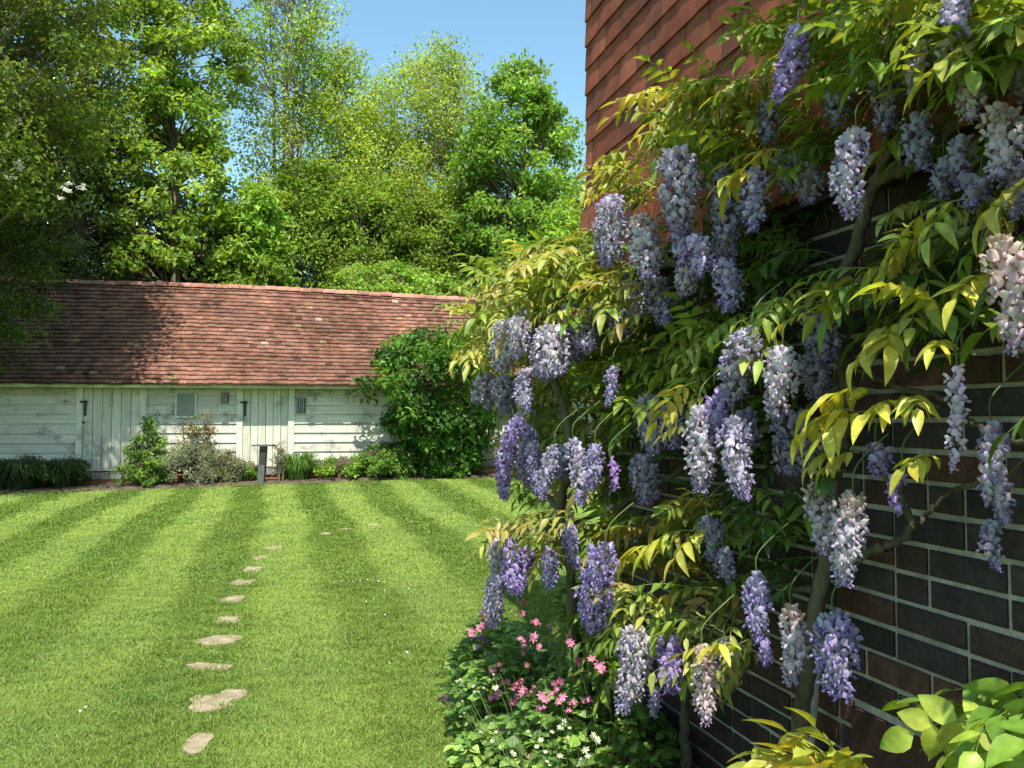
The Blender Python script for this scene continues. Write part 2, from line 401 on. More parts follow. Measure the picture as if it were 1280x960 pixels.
# stepping stones
order = ['nearest stepping stone, small and half overgrown, at the front of the lawn', 'widest irregular sandy stepping stone, second from the front, split by grass', 'pale angular stepping stone touching the right end of the widest one', 'thin grass-covered stepping stone just behind the split pair', 'long pale stepping stone, the broadest unbroken one of the row', 'fifth stepping stone from the front, small and grey, behind the long pale one', 'small rounded stepping stone in the middle of the row, greyish', 'thin stepping stone in mid lawn, slightly right of the small grey ones', 'narrow stepping stone mostly hidden by grass beyond the mid lawn one', 'tiny sliver of stepping stone before the last pale one of the row', 'last clear stepping stone of the row, a pale sliver in mid lawn', 'faint stone sliver right of the row on the far lawn', 'thin stone sliver on the far lawn between two other slivers', 'rightmost and farthest stone sliver across the striped lawn']
for i, (sx, sy, hx, hy) in enumerate(st):
    mb = MB(); k = 14; th = np.linspace(0, 2 * math.pi, k, endpoint=False)
    rr = 1 + rng.normal(0, .09, k); sq = (np.abs(np.cos(th)) ** 4 + np.abs(np.sin(th)) ** 4) ** -.25
    px_ = hx * 1.08 * rr * sq * np.cos(th); py_ = hy * 1.08 * rr * sq * np.sin(th)
    ang = rng.normal(0, .15); X = sx + px_ * math.cos(ang) - py_ * math.sin(ang); Y = sy + px_ * math.sin(ang) + py_ * math.cos(ang)
    z0 = float(zg(sx, sy)); top = np.stack([X, Y, np.full(k, z0 + .009) + rng.normal(0, .002, k)], 1); cen = np.array([[sx, sy, z0 + .012]])
    bot = top - [0, 0, .05]; V = np.vstack([top, cen, bot]); f = [(j, (j + 1) % k, k, k) for j in range(k)]
    mb.add(V, [(j, k + 1 + j, k + 1 + (j + 1) % k, (j + 1) % k) for j in range(k)])
    mb.l.append(np.array([(j, (j + 1) % k, k) for j in range(k)]).reshape(-1)); mb.t.append(np.full(k, 3)); mb.sm.append(np.full(k, False))
    tag(mb.build('stepping_stone', M['stone']), order[i], 'stepping stone', 'stepping stones across the lawn')

# ------------------------------------------------------------------ daisies
dz = [(660, 0)]
mbd = MB(); k = 9
for j in range(k):
    a = 2 * math.pi * j / k; d = np.array([math.cos(a), math.sin(a), .15]); s = np.array([-math.sin(a), math.cos(a), 0])
    mbd.add([d * .2, d * .6 + s * .22, d, d * .6 - s * .22], [(0, 1, 2, 3)])
mbd.tube([(0, 0, -1.6), (0, 0, .08)], [.07, .2], 6)
dais = mbd.build('daisy', M['white_petal'])
DP = [(478, 749), (480, 731), (481, 742), (473, 730), (466, 727), (459, 728), (450, 729), (441, 729), (427, 729), (458, 757), (467, 753), (473, 763), (481, 774), (509, 822), (511, 740), (518, 741), (142, 724), (138, 727), (107, 894), (100, 899), (282, 663), (247, 670), (470, 690), (517, 660), (536, 668), (431, 672), (546, 705), (590, 709), (487, 835), (251, 619), (385, 640)]
for i, (x, y) in enumerate(DP):
    p = on_ground(x, y); o = dais if i == 0 else dais.copy()
    if i: COL.objects.link(o)
    s = rng.uniform(.006, .010) * (1 + .05 * max(0, p[1] - 5)); o.scale = (s, s, s if s < .02 else .02); o.location = (p[0], p[1], float(zg(p[0], p[1])) + .035)
    o.rotation_euler = (rng.normal(0, .2), rng.normal(0, .2), rng.uniform(0, 6))
    tag(o, 'tiny white daisy flowering in the mown lawn', 'daisy', 'white daisies dotted over the lawn')

# ------------------------------------------------------------------ house
H = empty('house', (*house(A_END, 0, 0)[:2], 0), 'house with dark brick ground floor and red hung tiles, at the right', 'house')
TZ = 2.16
A0 = -2.2
mb = MB()   # brick wall core (mortar)
mb.box(house(A0, -.24, -.1), HD * (A_END - A0), HN * .236, (0, 0, 6.3))
mb.box(house(A_END - .24, -.24, -.1), HD * .236, -HN * 5.5, (0, 0, 6.3))
core = mb.build('wall', M['mortar'], H)
pan_a = float(np.dot(wallpt(1067, 900) - HP, HD)); pan_z = float(wallpt(1067, 876)[2])
mb = MB(); row = 0; z = -.02
bt = [(.056, .044, .042), (.072, .052, .047), (.11, .058, .046), (.090, .056, .047), (.048, .041, .042), (.145, .068, .050)]
bw = [.28, .2, .15, .18, .11, .08]
while z < TZ + .1:
    a = A0 + (.1125 if row % 2 else 0) + .0
    while a < A_END - .01:
        L_ = .1125 if random.random() < .38 else .225
        e = min(a + L_ - .013, A_END)
        lo = a
        if z < pan_z - .01 and e > pan_a - 1.6 and lo < pan_a:     # opening of the red panel
            if lo < pan_a - 1.6: e = min(e, pan_a - 1.6)
            else: lo = pan_a
        if e - lo > .02:
            c = np.array(bt[np.searchsorted(np.cumsum(bw), random.random() * .999)]) * random.uniform(.45, .80)
            j = random.uniform(-.0015, .0015); ch = .004; h = .0615; d0, d1 = -.02, .006 + j
            zz = z + random.uniform(-.002, .002); lo += random.uniform(-.0015, .0015); ln = e - lo + random.uniform(-.002, .002)
            O = house(lo, d0, zz)
            v = []
            for (aa, zz2, dd) in ((0, 0, 0), (ln, 0, 0), (ln, h, 0), (0, h, 0), (0, 0, d1 - d0 - ch * .8), (ln, 0, d1 - d0 - ch * .8), (ln, h, d1 - d0 - ch * .8), (0, h, d1 - d0 - ch * .8), (ch, ch, d1 - d0), (ln - ch, ch, d1 - d0), (ln - ch, h - ch, d1 - d0), (ch, h - ch, d1 - d0)):
                v.append(O + HD * aa + HN * dd + np.array([0, 0, zz2]))
            mb.add(v, [(0, 1, 5, 4), (1, 2, 6, 5), (2, 3, 7, 6), (3, 0, 4, 7), (4, 5, 9, 8), (5, 6, 10, 9), (6, 7, 11, 10), (7, 4, 8, 11), (8, 9, 10, 11)], c)
        a += L_
    z += .075; row += 1
mb.build('brickwork', M['brick'], H)
mb = MB()
mb.box(house(pan_a - 1.59, -.01, .0), HD * 1.585, HN * .022, (0, 0, pan_z - .012))
mb.build('painted_panel', M['redpaint'], H)
# hung tiles
mb = MB(); G = .122; TW = .172; row = 0; z = TZ
tc_ = [(.25, .068, .036), (.28, .076, .040), (.22, .062, .036), (.17, .054, .036), (.28, .086, .046)]
while z < 5.9:
    a = A_END + .05 - TW * (.5 if row % 2 else 1)
    fl = .07 * max(0, 1 - (z - TZ) / .5) ** 2 + .045      # bell-cast at the foot
    first = True
    while a > A0:
        a1 = min(a + TW - .0035, A_END + .045)
        c = np.array(random.choice(tc_)) * random.uniform(.72, 1.15)
        if z > 4 or random.random() < .12: c = c * .85
        tilt = random.uniform(-.0010, .0012); dzj = random.uniform(-.0022, .0022); th = .013
        V = []
        for ia in range(5):
            q = ia / 4; cam_ = .0014 * (4 * q * (1 - q)); aa = a + (a1 - a) * q
            sag = -.001 * (2 * q - 1) ** 2
            for (zz, dd) in ((z + dzj - sag, fl + .013 + cam_ + tilt), (z + .27, fl - .006 + cam_), (z + .27, fl - .019 + cam_), (z + dzj - sag, fl + .010 + cam_ - th + tilt)):
                V.append(house(aa, dd, zz))
        f = []
        for ia in range(4):
            b = ia * 4
            f += [(b, b + 4, b + 5, b + 1), (b + 1, b + 5, b + 6, b + 2), (b + 3, b + 7, b + 4, b)]
        f += [(0, 1, 2, 3), (16, 19, 18, 17)]
        mb.add(V, f, c)
        a -= TW
    z += G; row += 1
mb.build('hung_tiles', M['tile'], H)
mb = MB()  # sprocket board under the tiles, roof, eaves
mb.box(house(A0, .002, TZ - .02), HD * (A_END - A0), HN * .09, (0, 0, .028))
mb.build('tile_batten', M['redpaint'], H)
mb = MB()
e0 = house(A0, .17, 5.85); e1 = house(A_END + .12, .17, 5.85); 
up_ = -HN * 3.2 + np.array([0, 0, 3.0])
mb.box(e0, e1 - e0, up_, (0, 0, .12), (.26, .1, .07))
mb.box(house(A0, .17 - 6.4, 5.85), e1 - e0, HN * 3.2 + np.array([0, 0, 2.995]), (0, 0, .12), (.26, .1, .07))
rf = mb.build('roof', M['rooftile'], H)
# white downpipe near the corner
mb = MB(); pd = wallpt(764, 620, .06); a_p = float(np.dot(pd - HP, HD))
mb.tube([house(a_p, .06, .05), house(a_p, .06, TZ - .75), house(a_p + .0, .06, 1.25)], .032, 12)
dp = mb.build('downpipe', M['pipe'], H)
mb = MB()
for z in (.5, 1.1):
    mb = MB(); mb.tube([house(a_p, .06, z), house(a_p, .06, z + .05)], .040, 12); mb.box(house(a_p - .012, .0, z + .015), HD * .024, HN * .06, (0, 0, .02))
    mb.build('bracket', M['pipe'], dp)

# stake behind the vine trunk
b = wallpt(1013, 925, .05); t = wallpt(1019, 850, .05)
mb = MB(); d_ = (t - b); mb.tube([b - d_ * 7, t + d_ * 1.2], .012, 6)
o = mb.build('garden_stake', M['stake']); tag(o, 'bleached thin wooden stake behind the thick vine trunk by the brick wall', 'stake')

# ------------------------------------------------------------------ shed
SH = empty('shed', (*shed(0, 0, 0)[:2], 0), 'long low white weatherboarded shed with red tiled roof across the lawn', 'shed')
EZ = 2.33      # wall top
sL, sR = -9.5, 8.6
def spx(px): return shed_sz(px, 540)[0]
doorS = [(spx(103), spx(176), 598), (spx(303), spx(361), 592), (spx(592), spx(640), 582)]
mb = MB(); mb.box(shed(sL, -.10, .0), SDm * (sR - sL), -SN * 4.6, (0, 0, EZ)); mb.build('wall', M['greywood'], SH)
mb = MB()
for a_, b_ in ((sL, sR),): mb.box(shed(a_, -.099, -.05), SDm * (b_ - a_), SN * .10, (0, 0, .36))
mb.build('plinth', M['redbrick'], SH)
secs = [(sL, doorS[0][0] - .1), (doorS[0][1] + .10, doorS[1][0] - .1), (doorS[1][1] + .10, doorS[2][0] - .1), (doorS[2][1] + .1, sR)]
BH = .225
for si, (a_, b_) in enumerate(secs):
    mb = MB(); z = .32; r = 0
    while z < EZ - .02:
        x = a_
        while x < b_ - .01:
            L_ = min(random.uniform(2.2, 4.2), b_ - x)
            c = np.array((1, .99, .95)) * random.uniform(.80, 1.05)
            dz_ = random.uniform(-.006, .006); h = min(BH + .035, EZ - z)
            v = [shed(x, .012 + .03, z + dz_), shed(x + L_ - .004, .012 + .03, z + dz_ + random.uniform(-.006, .006)), shed(x + L_ - .004, .004, z + h), shed(x, .004, z + h),
                 shed(x, .012, z + dz_), shed(x + L_ - .004, .012, z + dz_), shed(x + L_ - .004, -.09, z + h), shed(x, -.09, z + h)]
            mb.add(v, [(0, 1, 2, 3), (2, 6, 7, 3), (0, 3, 7, 4), (1, 5, 6, 2)], c); mb.add([v[4], v[5], v[1], v[0]], [(0, 1, 2, 3)], c * .35)  # lap undersides darkened: shade between the boards put into the colour
            x += L_
        z += BH; r += 1
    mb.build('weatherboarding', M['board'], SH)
for (a_, b_, by_) in doorS:
    zb = shed_sz(110 if a_ < -3 else (330 if a_ < 1.5 else 600), by_)[1]
    for q in (a_ - .13, b_ - .01):
        mb = MB(); mb.box(shed(q, -.02, zb - .05), SDm * .14, SN * .085, (0, 0, EZ - zb + .03), (1, 1, .97)); mb.build('door_post', M['plank'], SH)
    mb = MB(); x = a_ + .012; n = 6; wp = (b_ - a_ - .024) / n
    for i in range(n):
        c = np.array((.97, .98, .92)) * random.uniform(.86, 1.03)
        mb.box(shed(x + i * wp, -.045, zb + .17), SDm * (wp - .012), SN * (.045 + random.uniform(0, .004)), (0, 0, EZ - zb - .19), c)
    dr = mb.build('door', M['plank'], SH)
    mb = MB(); hz = EZ - .34
    mb.box(shed(a_ + .03, .006, hz - .36), SDm * .055, SN * .02, (0, 0, .36)); mb.box(shed(a_ - .05, .0665, hz - .06), SDm * .17, SN * .012, (0, 0, .05))
    if a_ < -3: mb.tube([shed(a_ + .03, .03, hz - .5), shed(a_ + .03, .05, hz - .53)], .025, 8)
    mb.build('latch', M['iron'], dr)
    mb = MB(); mb.box(shed(a_ - .0, -.03, zb - .02), SDm * (b_ - a_), SN * .075, (0, 0, .155)); mb.build('threshold', M['greywood'], SH)
# fascia and soffit
mb = MB(); mb.box(shed(sL, .06, EZ - .035), SDm * (sR - sL), SN * .37, (0, 0, .055), (.8, .85, .7)); mb.build('soffit_board', M['mossyboard'], SH)
mb = MB(); mb.box(shed(sL, .432, EZ - .05), SDm * (sR - sL), SN * .028, (0, 0, .10)); mb.build('fascia_board', M['mossyboard'], SH)
# small window, vents, brackets under the eaves
def s_rect(x0, y0, x1, y1):
    a, zt = shed_sz(x0, y0); b, zb = shed_sz(x1, y1); return a, b, zb, zt
a_, b_, zb, zt = s_rect(222, 492, 244, 520)
mb = MB(); mb.box(shed(a_, .036, zb), SDm * (b_ - a_), SN * .012, (0, 0, zt - zb)); wn = mb.build('window', M['darkglass'], SH)
mb = MB()
for (p, q, u, v_) in ((a_ - .04, a_, zb, zt), (b_, b_ + .04, zb, zt), (a_ - .05, b_ + .05, zb - .05, zb)): mb.box(shed(p, .035, u), SDm * (q - p), SN * .04, (0, 0, v_ - u), (1, 1, .95))
mb.build('window_frame', M['plank'], wn)
for (x0, y0, x1, y1) in ((277, 491, 286, 504), (371, 498, 382, 516)):
    a_, b_, zb, zt = s_rect(x0, y0, x1, y1)
    mb = MB(); mb.box(shed(a_, .036, zb), SDm * (b_ - a_), SN * .05, (0, 0, zt - zb), (.1, .07, .05)); vt = mb.build('vent', M['iron'], SH)
    mb = MB(); n = 4
    for i in range(n): mb.box(shed(a_ + .01 + i * (b_ - a_ - .02) / n, .087, zb + .012), SDm * ((b_ - a_) / n * .55), SN * .012, (0, 0, zt - zb - .024))
    mb.build('grille', M['greywood'], vt)
# roof: real tile courses
RL, RR = sL - .2, sR + .2
eave_d, ez = .53, EZ + .045
rd = -2.35
def ridge_z(s): return 5.08 - .017 * (s - spx(180)) - .03 * math.sin((s - RL) * .5)
def roofpt(s, q, lift=0):
    zr = ridge_z(s); d = eave_d + (rd - eave_d) * q; z = ez + (zr - ez) * q
    z -= .05 * math.sin(q * math.pi) * (1 + .5 * math.sin(s * .8))     # old roof sags a little
    nn = unit(np.array([0, 0, 1]) * (eave_d - rd) + SN * (zr - ez))
    return shed(s, d, z) + nn * lift
mb = MB(); rows = 25
rc = [(.30, .145, .105), (.34, .175, .13), (.25, .12, .09), (.28, .15, .12), (.38, .2, .14), (.22, .13, .105)]
for r in range(rows):
    q0 = r / rows - .006; q1 = min(1.0, (r + 1.35) / rows); s0 = RL + (.085 if r % 2 else 0); s = s0
    rowlift = random.uniform(0, .006)
    while s < RR:
        c = (np.array(random.choice(rc)) * .45 + np.array((.195, .098, .068)) * .6) * .84 * random.uniform(.80, 1.12)
        band = .86 if (s > .2 and s < 2.8) else 1
        c = c * band * (.86 + .14 * math.sin(s * 1.3 + r * .35) * math.sin(s * .6 - r * .2))
        if random.random() < .03: c = c * .55
        if random.random() < .008: c = c * .6 + np.array((.14, .13, .06))
        if random.random() < .003: c = c * .5 + np.array((.22, .21, .17))
        l0 = .042 + rowlift + random.uniform(-.004, .009); wv = .168; jj = random.uniform(-.004, .004)
        a0 = roofpt(s, q0 + jj, l0); a1 = roofpt(s + wv - .004, q0 + jj, l0 + random.uniform(-.004, .004)); b1 = roofpt(s + wv - .004, q1, .008); b0 = roofpt(s, q1, .008)
        u_ = np.array([0, 0, -.045])
        mb.add([a0, a1, b1, b0, a0 + u_, a1 + u_, b1 + u_, b0 + u_], [(0, 1, 2, 3), (0, 3, 7, 4), (1, 5, 6, 2)], c); mb.add([a0 + u_, a1 + u_, a1, a0], [(0, 1, 2, 3)], c * .28)  # tile front edges dark: mossy dirt plus course shadow put into the colour
        s += wv
for s in np.arange(RL, RR - .1, 1.0):    # deck and back slope
    e = min(s + 1.0, RR)
    for q in range(4): mb.add([roofpt(s, q / 4, -.02), roofpt(e, q / 4, -.02), roofpt(e, (q + 1) / 4, -.02), roofpt(s, (q + 1) / 4, -.02)], [(0, 1, 2, 3)], (.1, .05, .04))
    mb.add([roofpt(s, 1, .01), roofpt(e, 1, .01), shed(e, -5.0, ez), shed(s, -5.0, ez)], [(0, 1, 2, 3)], (.25, .12, .09))
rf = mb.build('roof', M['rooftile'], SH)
mb = MB(); s = RL
while s < RR - .05:
    e = s + .31; c = np.array(random.choice(rc)) * random.uniform(.95, 1.35)
    V = []; k = 7; j = random.uniform(-.01, .01)
    for ss, rr in ((s, .115), (e - .008, .125)):
        cen = roofpt(ss, 1, 0) + [0, 0, -.03 + j]
        for i in range(k): th = math.pi * i / (k - 1); V.append(cen + SN * math.cos(th) * rr * 1.1 + np.array([0, 0, math.sin(th) * rr]))
    mb.add(V, [(i, i + 1, k + i + 1, k + i) for i in range(k - 1)], c, True); s = e
mb.build('ridge_tiles', M['rooftile'], rf)
mb = MB()
for s in (sL, sR):       # gable ends
    V = [shed(s, 0, EZ - .05), shed(s, -4.7, EZ - .05), roofpt(s, 1, -.05)]; mb.add(V, [(0, 1, 2)], (.9, .9, .85))
mb.build('gable', M['board'], SH)
print('structure done')

# ------------------------------------------------------------------ trees
def tree(name, label, cat, base, axis_px, prof, leaf, nclump, nleaf, col, crad=.55, limbs=True, bark='bark', group=None,
         trunk_r=.16, stems=1, hollow=.35, mat='leaf', upb=.5, hue=.08, k=.2, flat=.65, lean=(0, 0), ztop=None, zbot=None, gaps=0, droop=0, sx=1.0, sy=1.0):
    """prof: radius (m) of the crown at equal steps from zbot to ztop"""
    bx_, by_ = base; z0 = float(zg(bx_, by_)); T = empty(name, (bx_, by_, z0), label, cat, group)
    cr = MB(); br = MB()
    prof = np.asarray(prof, float); H_ = ztop - zbot
    def ax(z): q = (z - z0) / (ztop - z0); return np.array([bx_ + lean[0] * q, by_ + lean[1] * q, z])
    stem_paths = []
    for sidx in range(stems):
        off = rng.normal(0, 1, 2) * (0 if stems == 1 else .5); tt = np.linspace(0, 1, 14); top = zbot + H_ * (.93 if sidx == 0 else rng.uniform(.6, .95))
        rr_ = prof.max() * (0 if stems == 1 else .5); o2 = rng.uniform(-1, 1, 2) * rr_ * [sx, .6]
        wob = np.cumsum(rng.normal(0, .05, (14, 2)), 0) * (H_ / 8)
        P = np.array([ax(z0 - .05 + (top - z0) * t) + np.array([off[0] * .3 + o2[0] * t + wob[i, 0] * t, off[1] * .3 + o2[1] * t + wob[i, 1] * t, 0]) for i, t in enumerate(tt)])
        rad = trunk_r * (1 if stems == 1 else .65) * (1 - tt) ** .8 + .012
        br.tube(P, rad, 8); stem_paths.append(P)
    nl = nleaf // nclump
    holes = [(rng.random(), rng.uniform(0, 6.28)) for _ in range(gaps)]
    cl = 0; tries = 0
    while cl < nclump and tries < nclump * 6:
        tries += 1
        q = rng.random(); rr = np.interp(q, np.linspace(0, 1, len(prof)), prof)
        if rng.random() > rr / prof.max() + .12: continue
        th = rng.uniform(0, 2 * math.pi); ra = rr * (hollow + (1 - hollow) * math.sqrt(rng.random())) * rng.uniform(.82, 1.1)
        if any(abs(q - hq) < .06 and abs(((th - ht + 3.14) % 6.28) - 3.14) < .7 for hq, ht in holes): continue
        z = zbot + H_ * q; c = ax(z) + np.array([math.cos(th) * ra * sx, math.sin(th) * ra * sy, -droop * ra])
        cc = np.array(col[rng.integers(len(col))]) * rng.uniform(.8, 1.2) * 1.12
        rc_ = crad * rng.uniform(.6, 1.35)
        leafcloud(cr, c, rc_, int(nl * rng.uniform(.5, 1.5)), leaf, cc, upb, flat, k, hue)
        if limbs:
            P_ = stem_paths[rng.integers(len(stem_paths))]; zs = max(z0 + .5, z - ra * rng.uniform(.5, 1.1)); i = int(np.argmin(abs(P_[:, 2] - zs))); s0 = P_[min(i, 12)]
            mid = (s0 + c) / 2 + np.array([0, 0, .12 * ra]) + rng.normal(0, .08, 3)
            br.tube(bez([s0, mid, c], 4), np.linspace(max(.012, trunk_r * .28 * (1 - q * .7)), .006, 9), 5, cap=False)
            for _ in range(2):
                e_ = c + unit(rng.normal(0, 1, 3)) * rc_; br.tube([mid, (mid + e_) / 2 + rng.normal(0, .05, 3), e_], [.01, .007, .004], 3, cap=False)
        cl += 1
    tr = br.build('trunk', M[bark], T); cw = cr.build('crown', M[mat], T)
    return T
def px_tree(px, ytop, ybot, hw, Y, prof, **kw):
    t = at_depth(px, ytop, Y); b = at_depth(px, ybot, Y); m_ = hw / F * Y
    return dict(base=(float(t[0]), Y), axis_px=None, prof=[p * m_ for p in prof], ztop=float(t[2]), zbot=float(b[2]), **kw)

g_mid = [(.085, .17, .025), (.11, .21, .03), (.07, .14, .022)]
g_yel = [(.28, .38, .06), (.34, .43, .075), (.21, .31, .045)]
g_light = [(.18, .30, .04), (.22, .34, .045), (.13, .24, .03)]
g_dark = [(.045, .085, .018), (.06, .11, .022), (.035, .07, .014)]
g_olive = [(.09, .14, .024), (.13, .18, .03), (.055, .09, .018)]

tree('sycamore_tree', 'dense round-headed mid green tree standing nearest the house corner', 'tree',
     **px_tree(648, 78, 372, 84, 27, [.75, .95, 1.0, 1.0, .9, .78, .5, .12]), leaf=.19, nclump=230, nleaf=21000, col=[(.11, .21, .035), (.15, .27, .04), (.20, .33, .055)], crad=.62, hollow=.3, trunk_r=.22)
tree('lime_tree', 'light green treetop peeping between the dense round tree and the tiled house', 'tree',
     base=(2.0, 17.8), axis_px=None, prof=[1.2, 1.7, 1.8, 1.7, 1.3, .6], ztop=6.8, zbot=2.4, leaf=.14, nclump=150, nleaf=12000, col=g_light, crad=.5)
tree('ash_tree', 'airy yellow-green ash left of the dense round tree with thin pale trunk', 'tree',
     **px_tree(545, 66, 340, 64, 29, [.9, .9, .9, 1, 1, .95, .85, .5]), leaf=.13, nclump=210, nleaf=21000, col=g_yel, crad=.85, stems=5, bark='bark_pale', trunk_r=.17, hollow=.15, group='airy ash trees beyond the shed')
tree('ash_tree', 'sparse twiggy ash with bare upright stems, in the gap of sky', 'tree',
     **px_tree(478, 100, 340, 58, 30, [1, 1, 1, .95, .85, .6, .3]), leaf=.13, nclump=150, nleaf=13500, col=g_yel, crad=.8, stems=6, bark='bark_pale', trunk_r=.14, hollow=.1, group='airy ash trees beyond the shed')
tree('ash_tree', 'slim light green ash just right of the tallest airy tree', 'tree',
     **px_tree(425, 62, 340, 50, 28, [1, 1, 1, .9, .75, .6, .35]), leaf=.13, nclump=150, nleaf=14000, col=g_yel, crad=.8, stems=3, bark='bark', trunk_r=.09, hollow=.1, group='airy ash trees beyond the shed')
tree('ash_tree', 'tallest airy ash with dark parallel stems seen against the sky', 'tree',
     **px_tree(352, -60, 340, 84, 27, [1, .9, .7, .6, .75, .9, .95, .85, .5]), leaf=.13, nclump=190, nleaf=19000, col=g_light + g_yel, crad=.8, stems=7, bark='bark_pale', trunk_r=.14, hollow=.15, group='airy ash trees beyond the shed')
tree('maple_tree', 'large broad-leaved maple above the left half of the shed roof', 'tree',
     **px_tree(228, -90, 350, 80, 24.6, [1, 1, .95, .8, .85, .9, .8, .5, .3]), leaf=.2, nclump=210, nleaf=15500, col=[(.14, .24, .035), (.19, .30, .045), (.25, .36, .055)], crad=.5, hollow=.25, trunk_r=.2)
tree('maple_tree', 'maple sapling with bright leaves rising just behind the ridge, below the tall ashes', 'tree',
     **px_tree(318, 235, 365, 42, 24.6, [.9, 1, 1, .8, .3]), leaf=.2, nclump=60, nleaf=4500, col=[(.15, .27, .035), (.2, .32, .045)], crad=.5, hollow=.2, trunk_r=.08)
tree('elm_tree', 'tall yellow-green tree at the upper left corner behind the dark holly', 'tree',
     **px_tree(110, -160, 260, 100, 23.8, [.7, .9, 1, 1, 1, .9, .7, .4]), leaf=.17, nclump=220, nleaf=15500, col=[(.16, .25, .035), (.22, .30, .045), (.10, .17, .025)], crad=.6, hollow=.2, trunk_r=.25)
tree('holly_tree', 'dark glossy evergreen holly leaning over the left end of the roof', 'tree',
     **px_tree(70, 90, 362, 110, 23.4, [.9, 1, 1, .9, .75, .4]), leaf=.12, nclump=220, nleaf=24000, col=[(.05, .085, .016), (.08, .12, .022), (.035, .06, .013)], crad=.5, hollow=.3, mat='leaf_gloss', trunk_r=.18)
# trees that stand left of the lawn, before the shed, and shade its left end
tree('oak_tree', 'big shady tree rising out of the top left corner over the lawn edge', 'tree', base=(-12.2, 15.6), axis_px=None,
     prof=[2.8, 3.7, 4.1, 4.3, 4.1, 3.4, 1.8], ztop=15.5, zbot=5.0, leaf=.12, nclump=560, nleaf=100000, col=[(.10, .155, .024), (.14, .20, .03), (.19, .25, .04)], crad=.7, hollow=.25, trunk_r=.3)
T = tree('hawthorn_tree', 'dark hawthorn with white blossom at the left edge beside the shed', 'tree', base=(-11.35, 17.0), axis_px=None,
     prof=[.9, 1.5, 1.9, 2.0, 1.7, 1.1], ztop=8.2, zbot=2.6, leaf=.10, nclump=220, nleaf=26000, col=[(.035, .065, .014), (.06, .10, .018), (.09, .14, .024)], crad=.45, hollow=.35, trunk_r=.16)
mb = MB()
for (x, y, n) in ((12, 152, 4), (20, 205, 5), (3, 218, 5), (85, 238, 6), (8, 100, 3)):
    for _ in range(n):
        c = at_depth(x + rng.normal(0, 14), y + rng.normal(0, 5), 15.2 + rng.normal(0, .2)); leafcloud(mb, c, .09, 26, .035, (.78, .78, .68), 1, .4, .05, .02, aspect=1)
mb.build('blossom', M['petal'], T)
# bushes directly behind the ridge
def bush(name, label, cat, px, ytop, hw, Y, ybot, leaf, ncl, nlf, col, crad=.3, mat='leaf', group=None, zb=None, **kw):
    d = px_tree(px, ytop, ybot, hw, Y, [.75, .95, 1, .95, .8, .5]); z0 = float(zg(*d['base']))
    if zb is not None: d['zbot'] = z0 + zb
    return tree(name, label, cat, **d, leaf=leaf, nclump=ncl, nleaf=nlf, col=col, crad=crad, mat=mat, group=group, trunk_r=kw.pop('trunk_r', .04), stems=kw.pop('stems', 3), **kw)
bush('laurel_bush', 'bright lime green rounded bush showing above the middle of the ridge', 'bush', 486, 334, 72, 25, 392, .13, 110, 9000, [(.20, .33, .05), (.25, .38, .07)], .32, hollow=.5)
bush('laurel_bush', 'smaller mid green bush above the ridge right of the lime green one', 'bush', 560, 352, 35, 25, 392, .12, 40, 3000, g_light, .3)
g = 'undergrowth bushes behind the shed'
bush('hazel_bush', 'mid green leafy hazel behind the ridge under the tallest ash', 'bush', 375, 205, 62, 26.5, 385, .14, 150, 16000, [(.14, .23, .03), (.20, .30, .04)], .6, group=g, sy=.6)
bush('hazel_bush', 'shadowy hazel filling the gap between the ashes and the lime green bush', 'bush', 465, 225, 60, 27, 385, .14, 140, 15000, [(.14, .22, .03), (.20, .30, .04)], .6, group=g, sy=.6)
bush('hazel_bush', 'dull green hazel under the yellow-green ash, left of the round tree', 'bush', 550, 240, 55, 27.5, 385, .14, 130, 14000, [(.15, .23, .03), (.22, .32, .045)], .6, group=g, sy=.6)
bush('hazel_bush', 'dark hazel thicket under the large maple behind the left roof', 'bush', 250, 270, 75, 26, 385, .17, 110, 9500, g_dark + g_mid, .6, group=g, sy=.6)
bush('hazel_bush', 'darkest thicket at the far left behind the shed roof', 'bush', 110, 240, 110, 26, 385, .17, 150, 12000, g_dark, .7, group=g, sy=.6)
mb = MB()
for i in range(330):
    x = rng.uniform(-34, 8); y = rng.uniform(33, 39); z = rng.uniform(.5, 7.6 + 1.0 * math.sin(x * .8) + .8 * math.sin(x * 2.1))
    leafcloud(mb, np.array([x, y, z]), 1.1, 110, .32, np.array(g_olive[rng.integers(3)]) * 1.15, .5, .8)
tag(mb.build('woodland', M['leaf']), 'far wood massed behind the garden trees', 'woodland', kind='stuff')
mb = MB(); p0 = at_depth(262, 30, 20); p1 = at_depth(330, -8, 20); d_ = p1 - p0
P = bez([p0 - d_ * 2.2 + [0, 0, .2], p0, p1, p1 + d_ * 6 + [0, 0, 1.4]], 10); mb.tube(P, .012, 5)
o = mb.build('overhead_cable', M['cable']); tag(o, 'thin dark cable crossing the sky above the left trees', 'cable')
print('trees done')

